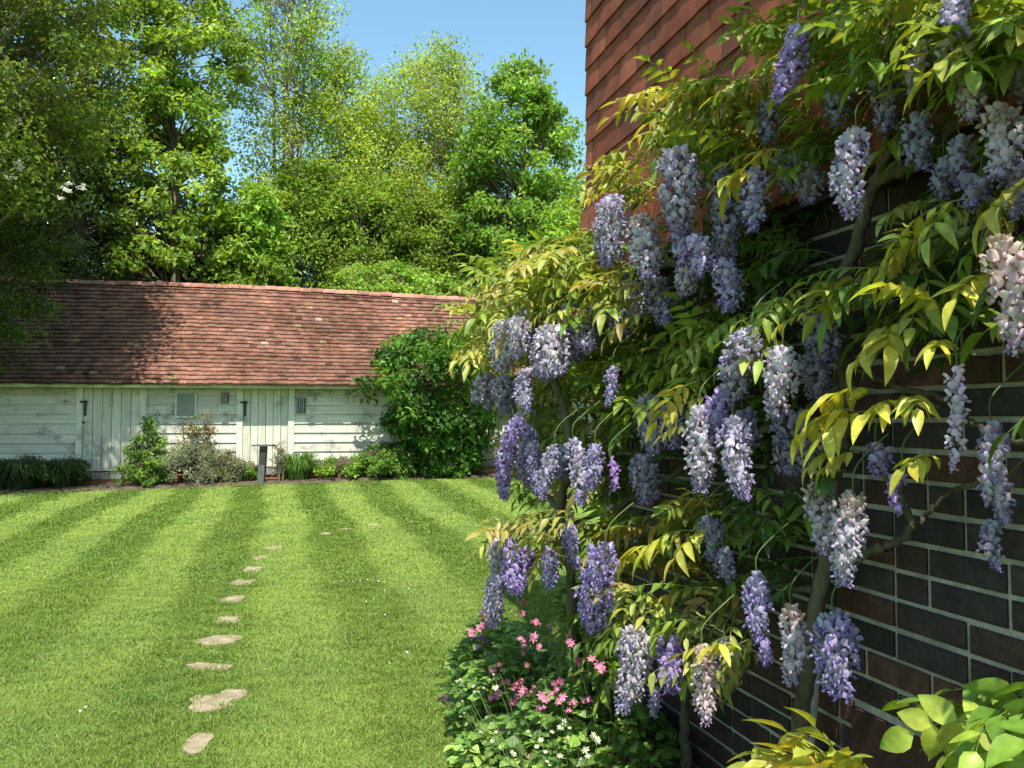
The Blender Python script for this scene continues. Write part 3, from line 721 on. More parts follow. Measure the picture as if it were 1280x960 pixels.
# ------------------------------------------------------------------ plants in the shed bed
def bedpos(px, back): # a point in the bed, back = metres behind the lawn edge
    r = ray(px, 605); k = np.interp(px, [-160, 0, 100, 200, 320, 430, 540, 590, 700], BEDL[:, 1]) + back
    x = r[0] / r[1] * k; return x, k
def clumpy(name, label, cat, px, back, hw, top, leaf, ncl, nlf, col, crad=.2, mat='leaf', **kw):
    x, y = bedpos(px, back); z0 = float(zg(x, y)); zt = float(at_depth(px, top, y)[2]); m_ = hw / F * y
    prof = kw.pop('prof', [.7, .95, 1, .95, .75, .4])
    return tree(name, label, cat, base=(x, y), axis_px=None, prof=[p * m_ for p in prof], ztop=zt, zbot=z0 + kw.pop('zb', .12), leaf=leaf, nclump=ncl, nleaf=nlf, col=col, crad=crad, mat=mat, trunk_r=kw.pop('trunk_r', .02), stems=kw.pop('stems', 3), **kw)
def tussock(name, label, px, back, hw, top, n, col, wid=.012, arch=.5):
    x, y = bedpos(px, back); z0 = float(zg(x, y)); h = float(at_depth(px, top, y)[2]) - z0; m_ = hw / F * y
    mb = MB()
    for i in range(n):
        a = rng.uniform(0, 6.28); r0 = rng.random() * m_ * .45; d = np.array([math.cos(a), math.sin(a), 0]); L_ = h * rng.uniform(.6, 1.15)
        p = np.array([x, y, z0]) + d * r0; s = np.array([-d[1], d[0], 0]) * wid; sp = m_ * rng.uniform(.2, 1) * arch
        P = [p, p + d * sp * .35 + [0, 0, L_ * .6], p + d * sp + [0, 0, L_ * .95], p + d * sp * 1.9 + [0, 0, L_ * rng.uniform(.5, .9)]]
        V = []
        for q, wq in zip(P, (1, 1, .8, .08)): V += [q - s * wq, q + s * wq]
        mb.add(V, [(0, 1, 3, 2), (2, 3, 5, 4), (4, 5, 7, 6)], jit(col, 1, .2)[0])
    return tag(mb.build(name, M['leaf']), label, 'plant')
tussock('lily_clump', 'dark strappy-leaved clump at the far left of the shed bed', 25, .6, 42, 577, 900, (.035, .07, .02))
tussock('lily_clump', 'dark strappy clump against the left post of the first shed door', 78, .6, 34, 578, 700, (.04, .075, .02))
clumpy('green_shrub', 'low dark leafy plant mixed among the strappy clumps left of the first door', 'shrub', 50, 1.0, 60, 572, .06, 50, 3600, g_dark, .2)
clumpy('rose_bush', 'upright bright green rose bush at the right edge of the first shed door', 'shrub', 184, .7, 34, 522, .085, 85, 3000, [(.10, .20, .03), (.16, .27, .045), (.06, .13, .02)], .16, prof=[.9, 1, .95, .8, .5, .2, .16], zb=.1)
clumpy('rose_bush', 'tall sparse rose with reddish shoots beneath the small shed window', 'shrub', 245, .9, 24, 512, .07, 30, 700, [(.13, .22, .04), (.22, .16, .06)], .14, prof=[.3, .5, .8, 1, .7, .4])
clumpy('lavender_bush', 'silvery grey lavender bush between the first and second shed doors', 'shrub', 236, .55, 38, 556, .05, 90, 6500, [(.24, .28, .20), (.30, .34, .25), (.17, .2, .12)], .14, flat=1.2, upb=.2)
clumpy('lavender_bush', 'olive silver bush just left of the second shed door', 'shrub', 283, .55, 28, 566, .05, 60, 4000, [(.20, .23, .13), (.26, .29, .18), (.13, .17, .07)], .13, flat=1.2, upb=.2)
clumpy('green_shrub', 'small fresh green plant at the foot of the second shed door', 'shrub', 312, .5, 14, 580, .06, 20, 1000, g_light, .12)
tussock('daylily_clump', 'bright arching grassy clump right of the sundial post', 372, .55, 30, 568, 520, (.10, .20, .035), .012)
clumpy('green_shrub', 'spreading light green plant right of the grassy clump', 'shrub', 430, .65, 40, 572, .08, 70, 3500, g_light, .17)
clumpy('green_shrub', 'mounded mid green plant in front of the big dark shrub', 'shrub', 488, .55, 42, 556, .09, 85, 4200, [(.09, .18, .03), (.13, .24, .04)], .2)
clumpy('green_shrub', 'low dark ground-hugging plant between the big shrub and the third door', 'shrub', 560, .6, 45, 575, .08, 60, 3200, g_mid, .2)
clumpy('magnolia_shrub', 'big dark shrub rising over the eaves right of the second door', 'shrub', 546, .75, 92, 418, .15, 170, 15000, [(.045, .11, .02), (.07, .16, .028), (.12, .24, .035)], .40, prof=[.60, .6, .66, .85, 1.1, 1.0, .85, .55], zb=.3, stems=5, trunk_r=.06, hollow=.35, hue=.06)
clumpy('yellow_shrub', 'pale yellow-green shrub against the shed, seen through the wisteria', 'shrub', 690, .7, 42, 500, .09, 90, 3600, [(.2, .22, .05), (.13, .18, .04), (.28, .27, .1)], .22)

# sundial post
x, y = bedpos(329, .12); z0 = float(zg(x, y)); zt = float(at_depth(329, 556, y)[2])
E = empty('sundial', (x, y, z0), 'dark wooden post with a flat plate on top at the lawn edge', 'sundial')
mb = MB(); a = .075; b0 = np.array([x - .05, y, z0 - .05]); tp = np.array([x + .0, y, zt - .03])
for k in range(1):
    ax_ = np.array([a * 2, 0, 0]); ay_ = np.array([0, a * 2, 0]); o_ = b0 - ax_ / 2 - ay_ / 2; mb.box(o_, ax_, ay_, tp - b0)
mb.build('post', M['darkwood'], E)
mb = MB(); mb.box(tp - np.array([.065, a + .006, .42]), (.13, 0, 0), (0, .01, 0), (0, 0, .34)); mb.build('dark_plate', M['iron'], E)
mb = MB(); mb.box(tp - np.array([.24, .17, -.0]), (.48, 0, 0), (0, .34, 0), (0, 0, .035)); mb.build('top_plate', M['darkwood'], E)
# two spent flower stalks beside the post
clumpy('thistle', 'thin reddish seed-head stalks right of the sundial post', 'plant', 347, .2, 12, 553, .035, 16, 160, [(.10, .05, .04), (.14, .09, .05)], .09, prof=[.3, .5, .7, 1, .9, .5], trunk_r=.008, flat=.6)
print('bed plants done')

# ------------------------------------------------------------------ wisteria
WB = wallpt(1003, 925, .12)
W = empty('wisteria', (WB[0], WB[1], 0), 'old wisteria in flower trained up the brick house wall', 'wisteria')
def dfun(px): return float(np.interp(px, [560, 640, 760, 900, 1000, 1280], [.72, .66, .46, .34, .27, .22]))
def wp(px, py, dd=0): return wallpt(px, py, dfun(px) + dd)
# trunk and limbs
def limb(pts, r0, r1, name='branch', label=None):
    P = bez([wallpt(x, y, d) for x, y, d in pts], 9); n = len(P)
    P[1:-1] += rng.normal(0, .003, (n - 2, 3)); mb = MB()
    rr = np.linspace(r0, r1, n) * (1 + .10 * np.sin(np.arange(n) * 1.7) + rng.normal(0, .05, n)); mb.tube(P, rr, 10)
    o = mb.build(name, M['vine'], W)
    if label: o['label'] = label
    return P
p_ = wallpt(1000, 925, .1)
foot = np.array([p_[0] - .03, p_[1] + .02, .0])
P = bez([foot, wallpt(1000, 920, .12), wallpt(1010, 840, .11), wallpt(1020, 760, .12), wallpt(1034, 690, .10), wallpt(1040, 620, .10), wallpt(1050, 560, .10)], 10)
mb = MB(); n = len(P); mb.tube(P, np.linspace(.025, .016, n) * (1 + .1 * np.sin(np.arange(n) * 1.3)), 12); mb.build('trunk', M['vine'], W)
limb([(1040, 700, .10), (1085, 690, .09), (1115, 680, .09), (1138, 655, .08), (1110, 600, .08), (1090, 560, .09)], .012, .008)
limb([(1050, 560, .1), (1060, 480, .1), (1040, 400, .12), (1070, 310, .12), (1095, 230, .12), (1150, 205, .12), (1200, 150, .12)], .022, .012)
limb([(1095, 230, .12), (1110, 180, .14), (1100, 120, .12)], .012, .008)
limb([(1000, 420, .1), (1050, 450, .08), (1110, 480, .07), (1180, 500, .06), (1230, 540, .06), (1300, 560, .06)], .009, .006)
limb([(1040, 400, .12), (960, 380, .14), (880, 330, .2), (800, 340, .3), (720, 370, .45), (640, 400, .6)], .017, .008)
limb([(960, 380, .14), (930, 280, .15), (900, 180, .2), (860, 130, .22)], .013, .006)
limb([(1150, 205, .12), (1080, 90, .15), (1000, 50, .2), (940, 40, .22)], .012, .006)
limb([(1200, 150, .12), (1280, 100, .12), (1400, 60, .12)], .014, .008)
limb([(1060, 480, .08), (980, 530, .1), (900, 560, .12), (830, 600, .2), (760, 640, .3), (690, 660, .5), (630, 660, .62)], .014, .006)
limb([(1018, 740, .1), (960, 730, .1), (900, 720, .15), (850, 760, .3)], .011, .005)
limb([(1240, 600, .05), (1180, 620, .05), (1150, 655, .06)], .006, .006)
limb([(1005, 330, .1), (940, 370, .1), (900, 460, .12)], .008, .006)
pt = wallpt(722, 820, .4)
limb([(745, 905, .22), (722, 820, .38), (716, 770, .42), (712, 700, .46), (700, 640, .5), (712, 560, .5), (690, 470, .56), (660, 420, .62)], .024, .012)
limb([(858, 960, .12), (856, 900, .14), (860, 830, .18), (850, 740, .22)], .02, .010, label='dark bare stem low on the wall')
limb([(860, 830, .18), (800, 780, .3), (770, 700, .4)], .008, .004)
limb([(700, 640, .5), (670, 600, .55), (650, 540, .6), (640, 500, .64)], .012, .005)
limb([(875, 895, .2), (905, 875, .22), (925, 850, .22), (932, 835, .22)], .006, .003, label='short bleached dead twig')
limb([(800, 620, .1), (780, 600, .1), (768, 570, .14)], .012, .010)

# racemes (x top, y top, x bottom, y bottom, width px, kind, extra offset)
RAC = [(765, 248, 757, 335, 46, 'L', 0), (800, 275, 818, 352, 42, 'F', -.05), (847, 188, 838, 290, 54, 'L', .02), (846, 285, 856, 332, 34, 'P', -.02),
 (897, 213, 900, 338, 46, 'G', -.06), (906, 330, 905, 392, 40, 'P', -.04), (858, 330, 860, 372, 34, 'F', -.08), (945, 216, 946, 292, 38, 'P', 0),
 (996, 40, 984, 132, 42, 'V', .06), (1098, 80, 1106, 165, 42, 'G', -.05), (1152, 55, 1140, 118, 42, 'W', 0), (1070, 168, 1060, 276, 48, 'L', .07),
 (1010, 205, 1004, 256, 42, 'G', -.12), (1214, -12, 1212, 48, 44, 'L', .02), (1190, 58, 1196, 104, 38, 'F', 0), (1206, 98, 1218, 152, 44, 'W', 0),
 (1248, 140, 1250, 225, 56, 'F', 0), (1200, 180, 1204, 236, 42, 'G', -.08), (1266, 200, 1262, 275, 42, 'G', -.02), (1248, 305, 1268, 445, 56, 'B', .08),
 (938, 418, 905, 500, 50, 'L', .05), (908, 490, 902, 550, 40, 'V', .02), (978, 438, 968, 525, 46, 'W', .04), (876, 512, 874, 618, 46, 'W', .04), (918, 528, 924, 626, 44, 'L', .06),
 (985, 520, 988, 595, 62, 'G', -.13), (1018, 400, 1030, 455, 50, 'G', -.12), (1196, 462, 1198, 592, 32, 'O', .04), (1240, 535, 1252, 655, 46, 'L', -.05), (1248, 650, 1252, 714, 34, 'G', -.08),
 (1018, 608, 1022, 694, 42, 'F', .02), (1066, 622, 1060, 734, 48, 'F', .05), (1095, 562, 1092, 596, 36, 'V', -.02), (1128, 590, 1133, 646, 30, 'S', .02), (766, 462, 764, 508, 22, 'P', 0),
 (808, 498, 812, 572, 40, 'L', -.10), (803, 572, 806, 632, 40, 'G', -.16), (838, 508, 842, 562, 42, 'G', -.16), (633, 405, 627, 466, 36, 'W', 0), (664, 388, 660, 442, 30, 'P', -.06),
 (688, 410, 690, 472, 44, 'W', .02), (712, 388, 720, 452, 40, 'P', -.04), (608, 470, 606, 512, 26, 'G', -.08), (628, 474, 626, 518, 32, 'G', -.1), (659, 464, 661, 516, 28, 'L', 0), (684, 390, 684, 428, 32, 'P', -.12),
 (648, 522, 632, 626, 28, 'V', .02), (668, 555, 668, 621, 22, 'P', -.02), (692, 560, 688, 625, 24, 'L', 0), (717, 553, 721, 634, 29, 'L', .03), (744, 560, 741, 614, 26, 'P', .05),
 (764, 576, 764, 616, 22, 'S', .02), (618, 678, 613, 722, 26, 'W', 0), (638, 678, 646, 746, 30, 'V', 0), (622, 722, 616, 784, 28, 'L', .02), (686, 688, 684, 738, 24, 'P', 0), (712, 656, 718, 712, 22, 'P', -.04),
 (757, 685, 738, 790, 48, 'V', .03), (736, 742, 735, 792, 26, 'G', .04), (792, 788, 782, 892, 42, 'W', .06), (835, 798, 840, 868, 40, 'V', 0), (822, 866, 812, 898, 22, 'P', .02), (878, 812, 880, 908, 34, 'B', .06),
 (906, 806, 908, 852, 34, 'G', -.06), (946, 722, 950, 802, 40, 'P', 0), (950, 798, 953, 834, 24, 'V', 0), (988, 762, 985, 858, 38, 'F', .03), (1042, 772, 1050, 878, 56, 'P', .02), (884, 650, 888, 702, 34, 'G', -.12),
 (790, 358, 792, 402, 40, 'F', -.12), (818, 352, 826, 408, 36, 'G', -.14), (770, 380, 774, 428, 34, 'G', -.14), (740, 385, 745, 430, 30, 'G', -.1), (930, 520, 940, 560, 44, 'G', -.12), (1150, 150, 1158, 215, 44, 'G', -.10),
 (1042, 105, 1046, 160, 40, 'G', -.10), (975, 195, 978, 240, 38, 'G', -.14), (1225, 230, 1228, 262, 44, 'G', -.06), (958, 132, 962, 180, 36, 'G', -.1), (1180, 205, 1178, 250, 40, 'G', -.12), (905, 690, 908, 730, 30, 'G', -.1),
 (650, 395, 652, 440, 30, 'G', -.1), (700, 560, 700, 600, 26, 'G', -.1), (655, 560, 655, 610, 24, 'G', -.08), (660, 690, 662, 730, 24, 'G', -.08), (1010, 445, 1012, 500, 44, 'G', -.13), (1268, 60, 1270, 130, 44, 'G', -.04),
 (600, 474, 599, 506, 22, 'L', -.04), (647, 400, 642, 450, 30, 'W', .02), (724, 398, 735, 440, 34, 'L', -.02), (676, 425, 680, 478, 30, 'L', -.02), (655, 688, 656, 738, 24, 'V', -.03),
 (656, 535, 650, 585, 24, 'P', -.03), (868, 298, 872, 348, 36, 'P', .0)]
RAC = RAC[:100]; print('racemes', len(RAC))
# floret template, unit ~ 1 = petal width. axes: x tangential, y outward, z up
def floret():
    V = []; Fq = []; W_ = []
    n = 5
    for i in range(n):
        for j in range(n):
            u = (j / (n - 1) - .5) * 2; v = i / (n - 1)
            wd = .56 * math.sin(math.pi * (v * .80 + .14)) ** .6
            x = u * wd; V.append((x, -.10 - .25 * v - .34 * (u * u) + .22 * v * v, v * .92)); W_.append(.25 * (1 - v) * (1 - abs(u)))
    for i in range(n - 1):
        for j in range(n - 1): a = i * n + j; Fq.append((a, a + 1, a + n + 1, a + n))
    k = 6; rings = [(0, .05), (.12, .2), (.30, .23), (.50, .16), (.62, .03)]; b = len(V)
    for (t, r) in rings:
        for j in range(k):
            th = 2 * math.pi * j / k; V.append((math.cos(th) * r * .75, -.1 + t + 0, .05 - .18 * t + math.sin(th) * r)); W_.append(1.0)
    for i in range(len(rings) - 1):
        for j in range(k): Fq.append((b + i * k + j, b + i * k + (j + 1) % k, b + (i + 1) * k + (j + 1) % k, b + (i + 1) * k + j))
    return np.array(V), np.array(Fq), np.array(W_)
FV, FF, FW = floret()
KC = {'L': ((.48, .44, .53), (.30, .25, .42)), 'P': ((.40, .365, .51), (.25, .20, .42)), 'V': ((.40, .33, .55), (.28, .18, .48)), 'W': ((.60, .55, .59), (.38, .32, .44)),
      'F': ((.56, .50, .54), (.40, .35, .45)), 'G': ((.35, .33, .42), (.22, .20, .33)), 'B': ((.66, .53, .50), (.48, .38, .42)), 'O': ((.66, .57, .67), (.42, .32, .5)), 'S': ((.48, .33, .68), (.33, .13, .52))}  # G is the duller lilac of shaded racemes, shade put into the colour
RL_ = {'F': 'fading lilac raceme browned at the top', 'B': 'pinkish beige raceme past its best', 'O': 'thin open raceme of pale pink-lilac florets', 'S': 'short raceme with few purple florets left', 'V': 'fresh violet raceme'}
def raceme(spec):
    x0, y0, x1, y1, wpx, kind, dd = spec
    wpx *= 1.22 if x0 < 760 else 1.16; dd = dd + .05 if kind not in 'G' else dd * .55 + .03
    a = wp(x0, y0, dd); mx_ = (x0 + x1) / 2; d0 = dfun(mx_) + dd
    a = wallpt(x0, y0, d0); b = wallpt(x1, y1, d0) + HN * rng.normal(0, .012); L_ = np.linalg.norm(b - a); dist = a[1]; rad = wpx / 2 / F * dist
    ax_ = unit(b - a); n = int(np.clip(L_ / .0019 * (rad / .035), 14, 210))
    if kind == 'O': n = int(n * .6)
    if kind == 'S': n = 16
    t = (np.arange(n) + .5) / n; t = np.clip(t + rng.normal(0, .01, n), 0, 1); th = np.arange(n) * 2.39996 + rng.normal(0, .35, n)
    pr = np.interp(t, [0, .12, .4, .75, 1], [.6, .95, 1, .86, .42]); sz = .0200 * np.interp(t, [0, .1, .7, .9, 1], [.85, 1, 1, .75, .45]) * rng.uniform(.78, 1.15, n) * np.clip(rad / .034, .75, 1.0)
    u = unit(np.cross(ax_, [0, 1, 0.])); v = np.cross(ax_, u)
    out = np.cos(th)[:, None] * u + np.sin(th)[:, None] * v; rr = np.maximum(rad * pr * rng.uniform(.62, 1.12, n) - sz * .75, .004)
    bw_ = HD * rng.normal(0, .010) + HN * rng.normal(0, .010); core = a + ax_ * (t * L_)[:, None] + bw_ * np.sin(t * math.pi)[:, None]; cen = core + out * rr[:, None]
    fy = unit(out + np.array([0, 0, 1]) * rng.uniform(-.95, .05, (n, 1)) + rng.normal(0, .22, (n, 3))); fz0 = np.array([0, 0, 1.]) + out * .1 + rng.normal(0, .18, (n, 3))
    fx = unit(np.cross(fy, fz0)); fz = np.cross(fx, fy); m_ = np.stack([fx, fy, fz], 1) * sz[:, None, None]
    c1, c2 = (np.array(q) for q in KC[kind])
    ban = jit(c1, n, .10, .04); kee = jit(c2, n, .14, .06)
    tip = sm(.72, 1.0, t)[:, None]; ban = ban * (1 - tip * .35) + np.array((.27, .17, .58)) * tip * .35; kee = kee * (1 - tip * .5) + np.array((.20, .09, .50)) * tip * .5
    if kind in 'FB':
        f = (1 - sm(.0, .38, t))[:, None] * rng.uniform(.3, 1, (n, 1)); ban = ban * (1 - f) + np.array((.42, .32, .21)) * f; kee = kee * (1 - f) + np.array((.30, .20, .12)) * f
    C = ban[:, None, :] * (1 - FW[None, :, None]) + kee[:, None, :] * FW[None, :, None]
    mb = MB(); mb.stamp(FV, FF, cen, m_, C)
    o = mb.build('flower_cluster', M['petal'], W)
    if kind in RL_: o['label'] = RL_[kind]
    # stalk with the little pedicels
    ms = MB(); top = a - ax_ * .02 + np.array([0, 0, .03]); pw = bez([a - HN * .09 + [0, 0, .13], a - HN * .03 + [0, 0, .085], top, a, a + ax_ * L_ * .5, b], 4); ms.tube(pw, np.linspace(.0022, .0009, len(pw)), 5, (.3, .3, .12), cap=False)
    for i in range(0, n, 2 if kind not in 'OS' else 1): ms.tube([core[i] - ax_ * .004, cen[i]], [.0007, .0007], 3, cap=False)
    ms.build('stalk', M['stalk'], o)
for s in RAC: raceme(s)

# compound leaves
def compound(mb, st, p0, d, L_, npair, col, droop=.5, lf=.062, wide=1.0, leafT=(LV, LF, LT), twist=0):
    d = unit(d); n = 8; P = [np.array(p0, float)]; dd = d.copy()
    for i in range(n): dd = unit(dd + np.array([0, 0, -droop * .22])); P.append(P[-1] + dd * L_ / n)
    P = np.array(P); st.tube(P, np.linspace(.0016, .0008, n + 1), 3, cap=False)
    O = []; X = []; Nn = []; Sz = []
    for k in range(npair + 1):
        t = .22 + .78 * k / npair; i = min(int(t * n), n - 1); p = P[i] + (P[i + 1] - P[i]) * (t * n - i); ax_ = unit(P[i + 1] - P[i])
        side = unit(np.cross(ax_, [0, 0, 1.]) + rng.normal(0, .12, 3)); up = unit(np.cross(side, ax_))
        if twist: side, up = side * math.cos(twist) + up * math.sin(twist), up * math.cos(twist) - side * math.sin(twist)
        s = lf * rng.uniform(.85, 1.15) * np.interp(t, [.2, .5, .85, 1], [.72, 1, .95, 1.05])
        if k == npair: O.append(p); X.append(ax_ + rng.normal(0, .08, 3)); Nn.append(up); Sz.append(s * 1.1)
        else:
            for q in (-1, 1):
                hang = droop * rng.uniform(.3, 1.2)
                O.append(p); X.append(unit(side * q + ax_ * rng.uniform(.35, .75) - np.array([0, 0, hang]))); Nn.append(unit(up + side * q * hang * .8 + rng.normal(0, .2, 3))); Sz.append(s)
    O = np.array(O); X = np.array(X); Nn = np.array(Nn); Sz = np.array(Sz)
    fr = frames(X, Nn) * Sz[:, None, None]; fr[:, 1] *= wide; fr[:, 2] *= rng.uniform(.4, 1.6, (len(O), 1))
    mb.stamp(leafT[0], leafT[1], O, fr, jit(col, len(O), .13, .055), tint=leafT[2])
CY_ = [(.34, .35, .075), (.26, .30, .055), (.32, .28, .085), (.38, .37, .08)]
CG_ = [(.17, .25, .035), (.13, .21, .03), (.22, .29, .04)]
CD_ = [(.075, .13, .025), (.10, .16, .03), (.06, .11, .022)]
CB_ = [(.26, .23, .05), (.32, .24, .06), (.2, .2, .05)]
def in_poly(x, y, P):
    c = False; j = len(P) - 1
    for i in range(len(P)):
        if (P[i][1] > y) != (P[j][1] > y) and x < (P[j][0] - P[i][0]) * (y - P[i][1]) / (P[j][1] - P[i][1]) + P[i][0]: c = not c
        j = i
    return c
wl = MB(); ws = MB()
def leaf_at(px, py, cols, dd=0, L_=None, droop=None, outw=1.0, along=None, lf=.06, clear=False):
    d = dfun(px) + dd; p = wallpt(px, py, d)
    al = rng.normal(0, .9) if along is None else along
    dr = HN * outw * rng.uniform(.3, 1.0) + HD * al * .8 + np.array([0, 0, rng.uniform(-.1, .65)])
    L_ = L_ or rng.uniform(.15, .24)
    p = p - unit(dr) * L_ * .5
    compound(wl, ws, p, dr, L_, int(rng.integers(4, 7)), cols[rng.integers(len(cols))], rng.uniform(.2, .8) if droop is None else droop, lf * .9 * rng.uniform(.75, 1.25), twist=rng.normal(0, .25))
def blocked(x, y, dd):
    for (x0, y0, x1, y1, wpx, kind, rd_) in RAC:
        yy = y + 14
        if y0 + 8 < yy < y1 + 8:
            cx_ = x0 + (x1 - x0) * (yy - y0) / max(1, y1 - y0)
            if abs(x - cx_) < wpx * .5 + 10 and dd > rd_ - .12: return True
    return False
def region(P, n, cols, d0, d1, **kw):
    xs = [p[0] for p in P]; ys = [p[1] for p in P]; k = 0
    while k < n:
        x = random.uniform(min(xs), max(xs)); y = random.uniform(min(ys), max(ys))
        if not in_poly(x, y, P): continue
        d_ = random.uniform(d0, d1); k += 1
        if blocked(x, y, d_) and random.random() < .9: d_ = d_ - .2 if d_ > -.1 else d_ - .1
        leaf_at(x, y, cols, d_, **kw)
YG = CY_ + CG_
region([(590, 335), (660, 300), (735, 285), (790, 330), (800, 420), (700, 400), (620, 400), (585, 440)], 230, YG, -.12, .05)
region([(590, 335), (660, 300), (735, 285), (790, 330), (800, 420), (700, 400), (600, 400)], 100, CG_, -.25, -.08)
region([(600, 420), (740, 420), (760, 480), (620, 500)], 90, CG_ + CD_ + CB_, -.3, -.12)
region([(640, 500), (790, 480), (800, 620), (660, 610)], 85, CB_ + CG_ + CD_, -.32, -.12)
region([(570, 370), (615, 380), (620, 450), (575, 440)], 20, YG, -.1, 0)
region([(735, 185), (800, 170), (820, 250), (770, 250)], 18, YG, -.12, .02)
region([(800, 105), (860, 85), (960, 82), (1000, 140), (960, 195), (850, 185), (805, 150)], 85, YG, -.14, .04)
region([(820, 120), (960, 100), (1000, 200), (850, 210)], 34, CG_ + CD_, -.26, -.12)
region([(925, 25), (1000, 0), (1060, 0), (1060, 60), (960, 70)], 26, YG, -.06, .08)
region([(1040, -20), (1300, -20), (1300, 60), (1200, 80), (1060, 110)], 120, CG_ + [CY_[1]], -.05, .10)
region([(1000, 60), (1300, 20), (1300, 170), (1150, 170), (1060, 170)], 70, CG_ + CD_, -.2, -.08)
region([(960, 150), (1090, 130), (1060, 200), (960, 240)], 22, CG_ + CD_, -.14, -.02)
region([(740, 430), (880, 380), (920, 400), (880, 480), (800, 520), (740, 520)], 75, CG_ + [CY_[1]], -.16, -.02)
region([(680, 520), (780, 500), (790, 590), (700, 600)], 22, CB_ + CG_, -.16, -.02)
region([(900, 350), (1010, 350), (1020, 400), (940, 415), (890, 400)], 18, YG, -.04, .06)
region([(900, 290), (1000, 270), (1000, 340), (930, 350)], 16, CD_, -.14, -.06)
region([(1030, 340), (1120, 280), (1200, 270), (1200, 400), (1080, 380)], 34, CG_ + CY_[:1] + CD_, -.12, .0)
region([(1120, 240), (1270, 170), (1290, 260), (1150, 310)], 18, YG, .0, .07, droop=1.0)
region([(1130, 300), (1230, 280), (1230, 440), (1120, 440)], 16, CD_ + CG_, -.15, -.08)
region([(600, 640), (690, 625), (740, 650), (700, 695), (630, 690)], 40, CY_ + CB_, -.1, .08, lf=.055)
region([(750, 640), (880, 610), (890, 690), (760, 720)], 55, CG_ + CB_, -.2, -.05)
region([(740, 720), (850, 715), (870, 780), (770, 790)], 22, YG, -.04, .06)
region([(850, 770), (940, 770), (930, 810), (860, 810)], 9, CY_, 0, .05, droop=1.1)
region([(890, 600), (1010, 600), (1000, 740), (900, 720)], 34, CD_ + CG_[:2], -.2, -.10)
region([(860, 700), (920, 690), (940, 780), (880, 790)], 10, CB_ + CD_, -.15, -.05)
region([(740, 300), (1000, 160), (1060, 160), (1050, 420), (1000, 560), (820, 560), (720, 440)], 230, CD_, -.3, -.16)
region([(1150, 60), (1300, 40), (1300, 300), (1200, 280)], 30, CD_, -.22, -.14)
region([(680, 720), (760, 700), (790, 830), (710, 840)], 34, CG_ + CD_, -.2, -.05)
# showy single leaves
for (x, y, al, ou, L_, lf) in ((1095, 402, .3, 1, .14, .075), (1110, 398, -.8, .8, .12, .07), (1178, 412, -.5, 1, .12, .062), (1060, 470, 1.2, .7, .16, .068), (1115, 485, -.2, 1, .14, .066), (1140, 482, -1, .7, .12, .062), (1035, 500, 1.6, .6, .15, .072), (1050, 510, .6, 1, .12, .07), (1160, 358, .2, 1, .12, .06), (1215, 330, -.3, 1, .13, .06), (1128, 292, .6, .9, .13, .06), (1160, 245, 1, .9, .15, .065), (1260, 215, .2, 1, .14, .062), (935, 190, 1.4, .6, .16, .07), (930, 205, .6, .8, .12, .06), (838, 480, 1.2, .7, .18, .075), (860, 490, .4, .9, .14, .06), (850, 525, .3, .8, .10, .045), (830, 655, .6, .9, .16, .075), (860, 660, 0, 1, .14, .07), (800, 670, 1.2, .7, .16, .07), (915, 795, -.2, 1, .13, .065), (880, 800, .6, .9, .12, .06), (1155, 560, 0, .8, .09, .055), (1050, 560, .6, .8, .08, .05), (1035, 585, .2, .8, .08, .05), (1025, 560, .8, .8, .08, .045), (985, 385, 1, .9, .14, .065)):
    leaf_at(x, y, [(.46, .44, .06), (.42, .43, .055), (.40, .36, .06)] if y != 585 else CD_, .07, L_=L_, droop=.72, outw=ou, along=al, lf=lf)
# unseen leaves past the right edge, added to shade the brick wall
for i in range(230):
    a = rng.uniform(-1.2, 1.75); z = rng.uniform(1.5, 3.3); d = rng.uniform(.10, .34)
    p = HP + HD * a + HN * d + np.array([0, 0, z]); r = p - CAM
    if r[1] > .25:
        px = CX + F * r[0] / (r[1]); 
        if px < 1310 and z - 1.55 < .62 * r[1]: continue
        if px < 1290: continue
    dr = HN * rng.uniform(.3, 1) + HD * rng.normal(0, .8) + np.array([0, 0, rng.uniform(-.1, .5)])
    compound(wl, ws, p, dr, .22, 5, (CG_ + CD_)[rng.integers(6)], .6, .062)
for i in range(260):   # and above the frame
    a = rng.uniform(1.4, 3.3); z = rng.uniform(2.95, 3.9); d = rng.uniform(.1, .5)
    p = HP + HD * a + HN * d + np.array([0, 0, z]); r = p - CAM; py_ = 524 - F * r[2] / r[1]; px = CX + F * r[0] / r[1]
    if py_ > -40 or px < 1010: continue
    dr = HN * rng.uniform(.3, 1) + HD * rng.normal(0, .8) + np.array([0, 0, .2])
    compound(wl, ws, p, dr, .22, 5, (CG_ + CD_)[rng.integers(6)], .6, .062)
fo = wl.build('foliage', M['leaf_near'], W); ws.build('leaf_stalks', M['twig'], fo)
print('wisteria done')

